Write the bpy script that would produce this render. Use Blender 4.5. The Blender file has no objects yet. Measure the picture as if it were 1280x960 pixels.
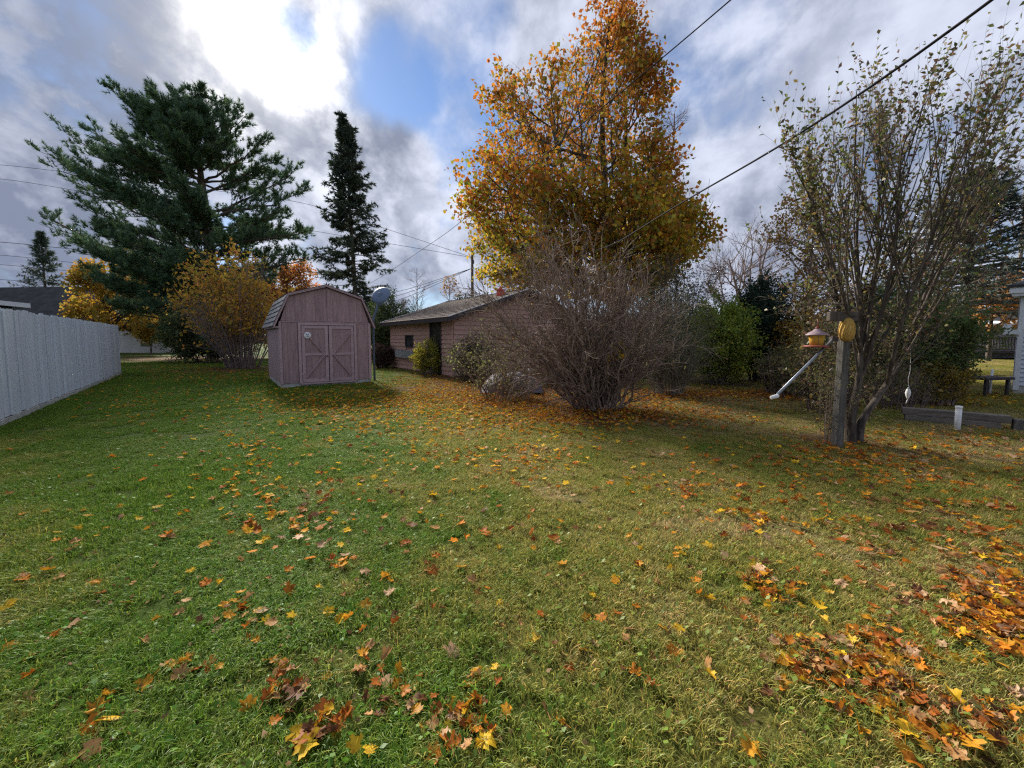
import bpy, bmesh, math
import numpy as np
from mathutils import Vector, Matrix

R = math.radians
sc = bpy.context.scene
COL = sc.collection
# ------------------------------------------------------------------ camera
F, HZ, CAMH, PITCH = 490.0, 423.0, 1.4, R(4.0)       # focal length in photo pixels, horizon row, eye height
Y0 = HZ + F * math.tan(PITCH)
cam = bpy.data.cameras.new('camera')
cam.sensor_fit = 'HORIZONTAL'; cam.sensor_width = 36.0
cam.lens = 36.0 * F / 1280.0
cam.shift_y = -(480.0 - Y0) / 1280.0
cam.clip_start = 0.05; cam.clip_end = 2000
camo = bpy.data.objects.new('camera', cam); COL.objects.link(camo)
camo.location = (0, 0, CAMH); camo.rotation_euler = (R(90) - PITCH, 0, 0)
sc.camera = camo


def ray(px, py):
    u = (px - 640) / F; v = (Y0 - py) / F
    cp, sp = math.cos(PITCH), math.sin(PITCH)
    return Vector((u, cp + v * sp, -sp + v * cp))


def at(px, py, D):
    d = ray(px, py); return Vector((0, 0, CAMH)) + d * (D / d.y)


def gnd(px, py, z=0.0):
    d = ray(px, py); return Vector((0, 0, CAMH)) + d * ((z - CAMH) / d.z)


# ------------------------------------------------------------------ sky, sun, exposure
SUN = ray(325, 62).normalized()
EL = math.asin(SUN.z); AZ = math.atan2(SUN.x, SUN.y)
W = bpy.data.worlds.new('World'); sc.world = W; W.use_nodes = True
wt = W.node_tree; wt.nodes.clear()


def N(t, typ, **kw):
    n = t.nodes.new(typ)
    for k, v in kw.items(): setattr(n, k, v)
    return n


def setin(t, sock, v):
    if isinstance(v, bpy.types.NodeSocket): t.links.new(v, sock)
    elif isinstance(v, bpy.types.Node): t.links.new(v.outputs[0], sock)
    elif v is not None:
        if hasattr(v, '__len__') and sock.type == 'RGBA' and len(v) == 3: v = (*v, 1)
        sock.default_value = v


def math_(t, op, a, b=None, c=None, clamp=False):
    n = N(t, 'ShaderNodeMath', operation=op, use_clamp=clamp)
    setin(t, n.inputs[0], a)
    if b is not None: setin(t, n.inputs[1], b)
    if c is not None: setin(t, n.inputs[2], c)
    return n.outputs[0]


def vmath(t, op, a, b=None, out=0, scale=None):
    n = N(t, 'ShaderNodeVectorMath', operation=op)
    setin(t, n.inputs[0], a)
    if b is not None: setin(t, n.inputs[1], b)
    if scale is not None: setin(t, n.inputs['Scale'], scale)
    return n.outputs[out]


def mixc(t, f, a, b, blend='MIX'):
    n = N(t, 'ShaderNodeMix', data_type='RGBA', blend_type=blend)
    setin(t, n.inputs[0], f); setin(t, n.inputs[6], a); setin(t, n.inputs[7], b)
    return n.outputs[2]


def ss(t, x, a, b, lo=0.0, hi=1.0):
    n = N(t, 'ShaderNodeMapRange', interpolation_type='SMOOTHSTEP')
    setin(t, n.inputs[0], x)
    for i, v in enumerate((a, b, lo, hi)): n.inputs[1 + i].default_value = v
    return n.outputs[0]


def noise(t, vec, scale, detail=5, rough=.55, dist=0.0, out=0):
    n = N(t, 'ShaderNodeTexNoise'); n.inputs['Scale'].default_value = scale
    n.inputs['Detail'].default_value = detail; n.inputs['Roughness'].default_value = rough
    n.inputs['Distortion'].default_value = dist
    if vec is not None: setin(t, n.inputs['Vector'], vec)
    return n.outputs[out]


tc = N(wt, 'ShaderNodeTexCoord')
dirn = vmath(wt, 'NORMALIZE', tc.outputs['Generated'])
sky = N(wt, 'ShaderNodeTexSky', sky_type='NISHITA', sun_disc=False)
sky.sun_elevation = EL; sky.sun_rotation = AZ
sky.air_density = 1.0; sky.dust_density = 0.15; sky.ozone_density = 2.0
sep = N(wt, 'ShaderNodeSeparateXYZ'); setin(wt, sep.inputs[0], dirn)
zz = math_(wt, 'ADD', math_(wt, 'MAXIMUM', sep.outputs[2], 0.0), 0.62)
comb = N(wt, 'ShaderNodeCombineXYZ')
setin(wt, comb.inputs[0], math_(wt, 'DIVIDE', sep.outputs[0], zz))
setin(wt, comb.inputs[1], math_(wt, 'DIVIDE', sep.outputs[1], zz))
cmap = N(wt, 'ShaderNodeMapping'); setin(wt, cmap.inputs[0], comb)
cmap.inputs['Rotation'].default_value = (0, 0, R(38)); cmap.inputs['Scale'].default_value = (1.0, 0.85, 1)
cmap.inputs['Location'].default_value = (3.1, 1.7, 0)
n_big = noise(wt, cmap.outputs[0], 2.4, 10, .58, .25)
n_fine = noise(wt, cmap.outputs[0], 7.5, 9, .6, .12)
n_dark = noise(wt, vmath(wt, 'ADD', cmap.outputs[0], (7.3, 2.2, 0)), 2.5, 8, .58, .2)
cov = math_(wt, 'ADD', math_(wt, 'MULTIPLY', n_big, .7), math_(wt, 'MULTIPLY', n_fine, .3))
# thin places in the cloud deck, each a direction in the sky
for px, py, cosr, amt in ((585, 165, .986, .12), (500, 95, .994, .12), (455, 130, .994, .05), (366, 44, .9978, .16), (560, 20, .988, .08),
                          (520, 330, .985, .09), (690, 60, .985, .06), (60, 300, .99, .03), (900, 120, .94, .03)):
    dd = vmath(wt, 'DOT_PRODUCT', dirn, tuple(ray(px, py).normalized()), out=1)
    cov = math_(wt, 'SUBTRACT', cov, math_(wt, 'MULTIPLY', ss(wt, dd, cosr, 1.0, 0.0, amt), math_(wt, 'ADD', math_(wt, 'MULTIPLY', n_fine, 1.5), .25)))
dens = ss(wt, cov, .30, .49)
sd = math_(wt, 'MAXIMUM', vmath(wt, 'DOT_PRODUCT', dirn, tuple(SUN), out=1), 0.0)
lit = ss(wt, n_dark, .38, .62)
detail_l = ss(wt, n_fine, .36, .66)
lit2 = math_(wt, 'ADD', math_(wt, 'MULTIPLY', lit, .48), math_(wt, 'MULTIPLY', detail_l, .52))
# thicker, darker banks of cloud
for px, py, cosr, amt in ((20, 120, .93, .42), (190, 90, .985, .22), (470, 190, .99, .15), (420, 30, .99, .12), (60, 330, .97, .15)):
    dd = vmath(wt, 'DOT_PRODUCT', dirn, tuple(ray(px, py).normalized()), out=1)
    lit2 = math_(wt, 'SUBTRACT', lit2, ss(wt, dd, cosr, 1.0, 0.0, amt))
lit2 = math_(wt, 'MAXIMUM', lit2, 0.0)
ccol = mixc(wt, lit2, (1.1, 1.3, 1.85), (3.65, 3.9, 4.7))
# clouds scatter sunlight forward: brighter round the sun
g1 = math_(wt, 'POWER', sd, 9.0); g2 = math_(wt, 'POWER', sd, 55.0); g3 = math_(wt, 'ADD', math_(wt, 'MULTIPLY', math_(wt, 'MULTIPLY', math_(wt, 'POWER', sd, 170.0), .13), math_(wt, 'ADD', math_(wt, 'MULTIPLY', detail_l, 1.2), .25)), math_(wt, 'MULTIPLY', math_(wt, 'POWER', sd, 1500.0), .8))
cbr = math_(wt, 'ADD', math_(wt, 'MULTIPLY', g1, 1.0), math_(wt, 'MULTIPLY', g2, 1.7))
cbr = math_(wt, 'MULTIPLY', cbr, math_(wt, 'ADD', math_(wt, 'MULTIPLY', lit2, .9), .25))
ccol = mixc(wt, 1.0, ccol, vmath(wt, 'SCALE', (1.0, .96, .88), scale=cbr), 'ADD')
ccol = mixc(wt, 1.0, ccol, vmath(wt, 'SCALE', (1.0, .95, .85), scale=math_(wt, 'MULTIPLY', g3, 60.0)), 'ADD')
skyc = mixc(wt, 1.0, sky.outputs[0], (.46, .54, .65), 'MULTIPLY')
tot = mixc(wt, dens, skyc, ccol)
bg = N(wt, 'ShaderNodeBackground'); setin(wt, bg.inputs[0], tot); bg.inputs[1].default_value = 0.060
wo = N(wt, 'ShaderNodeOutputWorld'); wt.links.new(bg.outputs[0], wo.inputs[0])

sl = bpy.data.lights.new('sun', 'SUN'); sl.energy = 2.9; sl.angle = R(9); sl.color = (1.0, .93, .82)
so = bpy.data.objects.new('sun', sl); COL.objects.link(so)
so.rotation_euler = (-SUN).to_track_quat('-Z', 'Y').to_euler(); so.location = (-20, 30, 30)
sc.view_settings.view_transform = 'Standard'; sc.view_settings.look = 'None'
sc.view_settings.exposure = 1.8; sc.view_settings.gamma = 1.0; sc.view_settings.use_curve_mapping = False
sc.render.engine = 'CYCLES'
sc.cycles.use_denoising = False; sc.cycles.pixel_filter_type = 'BLACKMAN_HARRIS'; sc.cycles.filter_width = 1.25; sc.cycles.sample_clamp_indirect = 6.0
sc.cycles.max_bounces = 6; sc.cycles.transparent_max_bounces = 6
sc.cycles.diffuse_bounces = 3; sc.cycles.transmission_bounces = 4

# ------------------------------------------------------------------ helpers: materials
MATS = {}


def newmat(name):
    m = bpy.data.materials.new(name); m.use_nodes = True
    t = m.node_tree; t.nodes.clear()
    o = N(t, 'ShaderNodeOutputMaterial'); MATS[name] = m
    return m, t, o


def bump(t, h, strength, dist=.01):
    b = N(t, 'ShaderNodeBump'); b.inputs['Strength'].default_value = strength; b.inputs['Distance'].default_value = dist
    setin(t, b.inputs['Height'], h); return b.outputs[0]


def surf(name, c1, c2, c3=None, rough=.8, scale=(3, 3, 3), n1=4, n2=25, bst=.3, bd=.01, wear=None, spec=.3, metal=0.0, objrand=0.0):
    """weathered surface: two tones by coarse noise, a third by fine noise, fine relief; scale stretches the grain"""
    m, t, o = newmat(name)
    tcn = N(t, 'ShaderNodeTexCoord')
    mp = N(t, 'ShaderNodeMapping'); setin(t, mp.inputs[0], tcn.outputs['Object']); mp.inputs['Scale'].default_value = scale
    oi = N(t, 'ShaderNodeObjectInfo')
    vec = vmath(t, 'ADD', mp.outputs[0], vmath(t, 'SCALE', (13.0, 7.0, 5.0), scale=oi.outputs['Random']))
    a = noise(t, vec, n1, 5, .6); b = noise(t, vec, n2, 4, .6)
    c = mixc(t, ss(t, a, .35, .65), c1, c2)
    if c3 is not None: c = mixc(t, ss(t, b, .52, .72), c, c3)
    if wear is not None:
        w = noise(t, vec, n1 * 2.7, 8, .7); c = mixc(t, ss(t, w, .6, .68), c, wear)
    if objrand:
        k = math_(t, 'ADD', math_(t, 'MULTIPLY', oi.outputs['Random'], objrand), 1 - objrand / 2)
        c = vmath(t, 'SCALE', c, scale=k)
    p = N(t, 'ShaderNodeBsdfPrincipled'); setin(t, p.inputs['Base Color'], c)
    setin(t, p.inputs['Roughness'], ss(t, b, .2, .8, rough - .08, min(1, rough + .1)))
    p.inputs['Specular IOR Level'].default_value = spec; p.inputs['Metallic'].default_value = metal
    setin(t, p.inputs['Normal'], bump(t, math_(t, 'ADD', b, a), bst, bd))
    t.links.new(p.outputs[0], o.inputs[0])
    return m


def leafmat(name, trans=.4, gloss=.06, veins=False):
    m, t, o = newmat(name)
    ca = N(t, 'ShaderNodeVertexColor', layer_name='Col')
    c = ca.outputs[0]
    if veins:
        g = N(t, 'ShaderNodeTexCoord')
        nn = noise(t, g.outputs['Object'], 45, 4, .6)
        c = mixc(t, ss(t, nn, .45, .7), c, mixc(t, 1.0, c, (.55, .42, .32), 'MULTIPLY'))
    d = N(t, 'ShaderNodeBsdfDiffuse'); setin(t, d.inputs[0], c)
    tr = N(t, 'ShaderNodeBsdfTranslucent'); setin(t, tr.inputs[0], c)
    mx = N(t, 'ShaderNodeMixShader'); mx.inputs[0].default_value = trans
    t.links.new(d.outputs[0], mx.inputs[1]); t.links.new(tr.outputs[0], mx.inputs[2])
    g = N(t, 'ShaderNodeBsdfGlossy'); g.inputs['Roughness'].default_value = .45; g.inputs['Color'].default_value = (.6, .6, .6, 1)
    m2 = N(t, 'ShaderNodeMixShader'); m2.inputs[0].default_value = gloss
    t.links.new(mx.outputs[0], m2.inputs[1]); t.links.new(g.outputs[0], m2.inputs[2])
    t.links.new(m2.outputs[0], o.inputs[0])
    return m


def lawn_colour(t):
    """the lawn's own colour by place: lush, thin and dry patches, bare earth and leaf mould under the shrubs"""
    g = N(t, 'ShaderNodeNewGeometry'); pos = g.outputs['Position']
    a = noise(t, pos, .35, 4, .6, .4); b = noise(t, pos, 1.7, 5, .65, .5); f = noise(t, pos, 9, 4, .6)
    sp = N(t, 'ShaderNodeSeparateXYZ'); setin(t, sp.inputs[0], pos)
    dry = math_(t, 'ADD', math_(t, 'ADD', math_(t, 'MULTIPLY', a, .5), math_(t, 'MULTIPLY', b, .4)), math_(t, 'MULTIPLY', f, .2))
    # the lawn thins out towards the shrubs and the side yard
    dry = math_(t, 'ADD', dry, ss(t, math_(t, 'ADD', sp.outputs[0], math_(t, 'MULTIPLY', sp.outputs[1], .35)), -1.8, 3.2, -.10, .09))
    c = mixc(t, ss(t, dry, .43, .62), (.070, .122, .014), (.172, .160, .040))
    c = mixc(t, ss(t, dry, .60, .76), c, (.25, .195, .10))
    return c, dry, f, pos, sp


def grassmat():
    m, t, o = newmat('grass_blade')
    c, dry, f, pos, sp = lawn_colour(t)
    ca = N(t, 'ShaderNodeVertexColor', layer_name='Col')
    c = mixc(t, 1.0, c, ca.outputs[0], 'MULTIPLY')
    c = vmath(t, 'SCALE', c, scale=1.75)
    d = N(t, 'ShaderNodeBsdfDiffuse'); setin(t, d.inputs[0], c)
    tr = N(t, 'ShaderNodeBsdfTranslucent'); setin(t, tr.inputs[0], c)
    mx = N(t, 'ShaderNodeMixShader'); mx.inputs[0].default_value = .42
    t.links.new(d.outputs[0], mx.inputs[1]); t.links.new(tr.outputs[0], mx.inputs[2])
    gl = N(t, 'ShaderNodeBsdfGlossy'); gl.inputs['Roughness'].default_value = .4; gl.inputs['Color'].default_value = (.55, .6, .55, 1)
    m2 = N(t, 'ShaderNodeMixShader'); m2.inputs[0].default_value = .018
    t.links.new(mx.outputs[0], m2.inputs[1]); t.links.new(gl.outputs[0], m2.inputs[2])
    t.links.new(m2.outputs[0], o.inputs[0]); return m


def groundmat():
    m, t, o = newmat('lawn_ground')
    c, dry, f, pos, sp = lawn_colour(t)
    fine = noise(t, pos, 40, 5, .7); mid = noise(t, pos, 6, 6, .7)
    c = mixc(t, ss(t, fine, .4, .75), vmath(t, 'SCALE', c, scale=.62), vmath(t, 'SCALE', c, scale=1.15))
    c = mixc(t, ss(t, mid, .62, .8), c, (.11, .075, .04))
    # worn earth and leaf mould: side track beyond the pine, beds under the shrubs
    for (x, y, r, k) in BEDS:
        dx = vmath(t, 'DISTANCE', pos, (x, y, 0), out=1)
        dn = math_(t, 'ADD', dx, math_(t, 'MULTIPLY', math_(t, 'SUBTRACT', mid, .5), r * .9))
        c = mixc(t, ss(t, dn, r * .55, r, k, 0.0), c, mixc(t, ss(t, fine, .4, .65), (.075, .042, .022), (.21, .11, .05)))
    p = N(t, 'ShaderNodeBsdfPrincipled'); setin(t, p.inputs['Base Color'], c)
    p.inputs['Roughness'].default_value = .95; p.inputs['Specular IOR Level'].default_value = .1
    setin(t, p.inputs['Normal'], bump(t, math_(t, 'ADD', fine, mid), .9, .05))
    t.links.new(p.outputs[0], o.inputs[0]); return m


def barkmat(name, c1, c2):
    m, t, o = newmat(name)
    g = N(t, 'ShaderNodeTexCoord'); mp = N(t, 'ShaderNodeMapping'); setin(t, mp.inputs[0], g.outputs['Object'])
    mp.inputs['Scale'].default_value = (1, 1, .22)
    a = noise(t, mp.outputs[0], 14, 6, .65); b = noise(t, mp.outputs[0], 3, 4, .6)
    c = mixc(t, ss(t, math_(t, 'ADD', math_(t, 'MULTIPLY', a, .7), math_(t, 'MULTIPLY', b, .3)), .38, .62), c1, c2)
    p = N(t, 'ShaderNodeBsdfPrincipled'); setin(t, p.inputs['Base Color'], c); p.inputs['Roughness'].default_value = .92
    p.inputs['Specular IOR Level'].default_value = .15
    setin(t, p.inputs['Normal'], bump(t, a, .8, .03)); t.links.new(p.outputs[0], o.inputs[0]); return m


# ------------------------------------------------------------------ helpers: meshes and objects
def mesh_np(name, V, Fs, mat=None, col=None, smooth=False):
    """V (n,3); Fs a list of int arrays (m,k)"""
    me = bpy.data.meshes.new(name)
    V = np.asarray(V, dtype=np.float32)
    Fs = [np.asarray(f, dtype=np.int32) for f in (Fs if isinstance(Fs, list) else [Fs]) if len(f)]
    me.vertices.add(len(V)); me.vertices.foreach_set('co', V.ravel())
    loops = np.concatenate([f.ravel() for f in Fs])
    cnt = np.concatenate([np.full(len(f), f.shape[1], dtype=np.int32) for f in Fs])
    st = np.concatenate([[0], np.cumsum(cnt)[:-1]]).astype(np.int32)
    me.loops.add(len(loops)); me.loops.foreach_set('vertex_index', loops)
    me.polygons.add(len(cnt)); me.polygons.foreach_set('loop_start', st)
    if smooth: me.polygons.foreach_set('use_smooth', np.ones(len(cnt), dtype=bool))
    if col is not None:
        a = me.color_attributes.new('Col', 'FLOAT_COLOR', 'POINT')
        c4 = np.ones((len(V), 4), dtype=np.float32); c4[:, :3] = col
        a.data.foreach_set('color', c4.ravel())
    me.update(calc_edges=True)
    if mat: me.materials.append(mat)
    return me


def link(name, me, parent=None):
    o = bpy.data.objects.new(name, me); COL.objects.link(o)
    if parent is not None: o.parent = parent
    return o


def tag(o, label=None, cat=None, group=None, kind=None):
    if label: o['label'] = label
    if cat: o['category'] = cat
    if group: o['group'] = group
    if kind: o['kind'] = kind
    return o


def thing(name, label, cat, loc=(0, 0, 0), rz=0.0, group=None):
    o = bpy.data.objects.new(name, None); COL.objects.link(o); o.empty_display_size = .2
    o.location = loc; o.rotation_euler = (0, 0, rz)
    return tag(o, label, cat, group)


BOXF = np.array([[0, 3, 2, 1], [4, 5, 6, 7], [0, 1, 5, 4], [1, 2, 6, 5], [2, 3, 7, 6], [3, 0, 4, 7]])


class MB:
    def __init__(s): s.v = []; s.f = []; s.n = 0
    def add(s, V, Fc):
        V = [tuple(p) for p in V]; s.v += V; s.f += [tuple(int(i) + s.n for i in f) for f in Fc]; s.n += len(V); return s
    def box(s, x0, x1, y0, y1, z0, z1):
        return s.add([(x0, y0, z0), (x1, y0, z0), (x1, y1, z0), (x0, y1, z0), (x0, y0, z1), (x1, y0, z1), (x1, y1, z1), (x0, y1, z1)], BOXF)
    def bar(s, a, b, w, h, up=(0, 0, 1)):
        a, b = Vector(a), Vector(b); d = (b - a).normalized(); x = d.cross(Vector(up)).normalized() * (w / 2); y = x.cross(d).normalized() * (h / 2)
        return s.add([a - x - y, a + x - y, a + x + y, a - x + y, b - x - y, b + x - y, b + x + y, b - x + y], BOXF)
    def prism(s, pts, off):
        """closed polygon pts (3d) pushed by off"""
        n = len(pts); off = Vector(off); P = [Vector(p) for p in pts]
        f = [tuple(range(n))[::-1], tuple(range(n, 2 * n))] + [(i, (i + 1) % n, n + (i + 1) % n, n + i) for i in range(n)]
        return s.add(P + [p + off for p in P], f)
    def lathe(s, prof, k=20, c=(0, 0, 0)):
        V = []; Fc = []
        for r, z in prof:
            for i in range(k):
                a = 2 * math.pi * i / k; V.append((c[0] + r * math.cos(a), c[1] + r * math.sin(a), c[2] + z))
        for j in range(len(prof) - 1):
            for i in range(k):
                Fc.append((j * k + i, j * k + (i + 1) % k, (j + 1) * k + (i + 1) % k, (j + 1) * k + i))
        Fc.append(tuple(range(k))[::-1]); Fc.append(tuple((len(prof) - 1) * k + i for i in range(k)))
        return s.add(V, Fc)
    def tube(s, P, r, k=8):
        P = [Vector(p) for p in P]; rr = r if hasattr(r, '__len__') else [r] * len(P); V = []; Fc = []
        for i, p in enumerate(P):
            d = (P[min(i + 1, len(P) - 1)] - P[max(i - 1, 0)]).normalized()
            x = d.orthogonal().normalized() if i == 0 else (x - d * x.dot(d)).normalized()
            y = d.cross(x)
            for j in range(k):
                a = 2 * math.pi * j / k; V.append(p + (x * math.cos(a) + y * math.sin(a)) * rr[i])
        for i in range(len(P) - 1):
            for j in range(k): Fc.append((i * k + j, i * k + (j + 1) % k, (i + 1) * k + (j + 1) % k, (i + 1) * k + j))
        Fc.append(tuple(range(k))[::-1]); Fc.append(tuple((len(P) - 1) * k + j for j in range(k)))
        return s.add(V, Fc)
    def mesh(s, name, mat, smooth=False):
        me = bpy.data.meshes.new(name); me.from_pydata(s.v, [], s.f); me.update()
        if mat: me.materials.append(mat)
        if smooth: me.polygons.foreach_set('use_smooth', np.ones(len(me.polygons), dtype=bool))
        return me
    def build(s, name, mat, parent=None, smooth=False, bevel=0.0):
        o = link(name, s.mesh(name, mat, smooth), parent)
        if bevel:
            b = o.modifiers.new('bevel', 'BEVEL'); b.width = bevel; b.segments = 2; b.limit_method = 'ANGLE'
        return o


# ------------------------------------------------------------------ helpers: vegetation
rng = np.random.default_rng(11)


def nrm(a): return a / np.maximum(np.linalg.norm(a, axis=-1, keepdims=True), 1e-9)


def grow(S, D, L, n, wob=.1, trop=(0, 0, 0)):
    S = np.asarray(S, float); m = len(S); P = np.empty((m, n, 3)); P[:, 0] = S; d = nrm(np.asarray(D, float))
    st = (np.broadcast_to(np.asarray(L, float), (m,)) / (n - 1))[:, None]
    for i in range(1, n):
        d = nrm(d + rng.normal(0, wob, (m, 3)) + np.asarray(trop)); P[:, i] = P[:, i - 1] + d * st
    return P


def spawn(P, Rr, k, t0, t1, a0, a1):
    """k children along every path: start, direction, radius of the parent there, t"""
    m, n, _ = P.shape
    t = t0 + (t1 - t0) * (np.arange(k)[None] + rng.random((m, k))) / k
    x = t * (n - 1); i = np.minimum(x.astype(int), n - 2); f = (x - i)[..., None]
    r = np.arange(m)[:, None]
    p = P[r, i] * (1 - f) + P[r, i + 1] * f; tan = nrm(P[r, i + 1] - P[r, i])
    rad = Rr[r, i] * (1 - f[..., 0]) + Rr[r, i + 1] * f[..., 0]
    q = rng.normal(0, 1, tan.shape); q = nrm(q - tan * (q * tan).sum(-1, keepdims=True))
    an = rng.uniform(a0, a1, (m, k))[..., None]
    d = tan * np.cos(an) + q * np.sin(an)
    return p.reshape(-1, 3), d.reshape(-1, 3), rad.ravel(), t.ravel()


def taper(r0, n, end=.25, m=None):
    r0 = np.asarray(r0, float); return r0[:, None] * np.linspace(1, end, n)[None]


def tubes(P, Rr, k=4):
    m, n, _ = P.shape
    tan = np.empty_like(P); tan[:, 1:-1] = P[:, 2:] - P[:, :-2]; tan[:, 0] = P[:, 1] - P[:, 0]; tan[:, -1] = P[:, -1] - P[:, -2]
    tan = nrm(tan); ref = np.where(np.abs(tan[:, :1, 2:3]) < .8, np.array([0, 0, 1.]), np.array([1., 0, 0]))
    x = nrm(np.cross(tan, np.broadcast_to(ref, tan.shape))); y = np.cross(tan, x)
    a = np.arange(k) * 2 * math.pi / k
    V = P[:, :, None] + (x[:, :, None] * np.cos(a)[:, None] + y[:, :, None] * np.sin(a)[:, None]) * Rr[:, :, None, None]
    idx = np.arange(m * n * k).reshape(m, n, k); nx = np.roll(idx, -1, 2)
    Fc = np.stack([idx[:, :-1], nx[:, :-1], nx[:, 1:], idx[:, 1:]], -1).reshape(-1, 4)
    return V.reshape(-1, 3), Fc


def join(parts):
    V = []; Fc = []; n = 0
    for v, f in parts: V.append(v); Fc.append(f + n); n += len(v)
    return np.concatenate(V), np.concatenate(Fc)


def leaves(P, D, size, aspect=.6, fold=.25, up=.3):
    """one folded rhombic leaf a point; D preferred direction of the midrib"""
    m = len(P); size = np.broadcast_to(size, (m,))[:, None]
    d = nrm(D + rng.normal(0, .6, (m, 3))); q = rng.normal(0, 1, (m, 3)); q[:, 2] *= .6
    s = nrm(np.cross(d, q)); nn = np.cross(s, d); nn *= np.sign(nn[:, 2:3] + 1e-6) * np.where(rng.random((m, 1)) < up + .5, 1, -1)
    V = np.empty((m, 4, 3)); V[:, 0] = P; V[:, 2] = P + d * size
    mid = P + d * size * .42 + nn * size * fold
    V[:, 1] = mid - s * size * aspect / 2; V[:, 3] = mid + s * size * aspect / 2
    return V.reshape(-1, 3), np.arange(m * 4).reshape(m, 4)


def lump(P, s=1.0, seed=0.0):
    x, y, z = P[..., 0] * s + seed, P[..., 1] * s + seed * 1.7, P[..., 2] * s + seed * .6
    return (np.sin(1.3 * x + .9 * z) + np.sin(1.1 * y - .7 * x + 1.3) + np.sin(1.7 * z + .8 * y + 2.1) + .6 * np.sin(2.9 * x + 2.3 * y + .5) + .6 * np.sin(3.1 * z - 2.1 * x)) / 4.2


def palette(P, cols, s=.8, seed=0., spread=.5, var=.18):
    """leaf colours: neighbours alike, drifting through the list"""
    cols = np.asarray(cols, float); n = len(cols)
    u = np.clip(.5 + .5 * lump(P, s, seed) + rng.normal(0, spread * .5, len(P)), 0, .9999) * n
    c = cols[u.astype(int)] * np.exp(rng.normal(0, var, (len(P), 1)))
    return np.clip(c, 0, 1)


class Env:
    """crown volume: heights z, centre cx and half width hw a height, depth ratio; lumpy surface"""
    def __init__(s, base, z, xl, xr, dep=.9, lumpy=.22, seed=0.):
        s.b = np.asarray(base, float); s.z = np.asarray(z, float)
        s.cx = (np.asarray(xl, float) + np.asarray(xr)) / 2; s.hw = (np.asarray(xr, float) - np.asarray(xl)) / 2
        s.dep = dep; s.l = lumpy; s.seed = seed
    def q(s, P):
        p = P - s.b; z = p[..., 2]
        cx = np.interp(z, s.z, s.cx); hw = np.maximum(np.interp(z, s.z, s.hw, left=.01, right=.01), .01)
        e = np.sqrt(((p[..., 0] - cx) / hw) ** 2 + (p[..., 1] / (hw * s.dep)) ** 2) + s.l * lump(P, 1.1, s.seed)
        return np.where((z < s.z[0]) | (z > s.z[-1]), 9, e)
    def exit(s, S, D, mx, k=24):
        t = np.linspace(0, 1, k + 1)[1:] * mx; Q = s.q(S[:, None] + D[:, None] * t[None, :, None]) < 1
        last = np.where(Q.any(1), k - np.argmax(Q[:, ::-1], 1), 0)
        return last * mx / k


def copies(v): return np.repeat(v, 4, axis=0)


LEAF = leafmat('broad_leaf', .48, .03)
NEEDLE = leafmat('needle', .25, .05)
TWIG = {}


def bark(key):
    tones = {'grey': ((.13, .115, .095), (.27, .24, .20)), 'dark': ((.05, .041, .035), (.145, .12, .10)), 'brown': ((.10, .07, .055), (.22, .16, .13)),
             'mauve': ((.14, .105, .10), (.30, .235, .22)), 'twig': ((.12, .086, .068), (.33, .25, .205)), 'pale': ((.15, .125, .115), (.30, .26, .24))}
    if key not in TWIG: TWIG[key] = barkmat('bark_' + key, *tones[key])
    return TWIG[key]


def finish(t, wood, twigs, leaf, cols, bk, lm=None, twigk='twigs'):
    """wood: parts of the trunk mesh; twigs: parts of the twig mesh; leaf: (V,F)"""
    V, Fc = join(wood); base = np.array(t.location)
    link('trunk', mesh_np('trunk', V - base, Fc, bark(bk), smooth=True), t)
    if twigs:
        V, Fc = join(twigs); o = link(twigk, mesh_np('twigs', V - base, Fc, bark(bk), smooth=True), t); o['kind'] = 'stuff'
    if leaf is not None:
        V, Fc = leaf; o = link('crown', mesh_np('crown', V - base, Fc, lm or LEAF, col=np.repeat(cols, len(V) // len(cols), 0)), t); o['kind'] = 'stuff'


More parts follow.
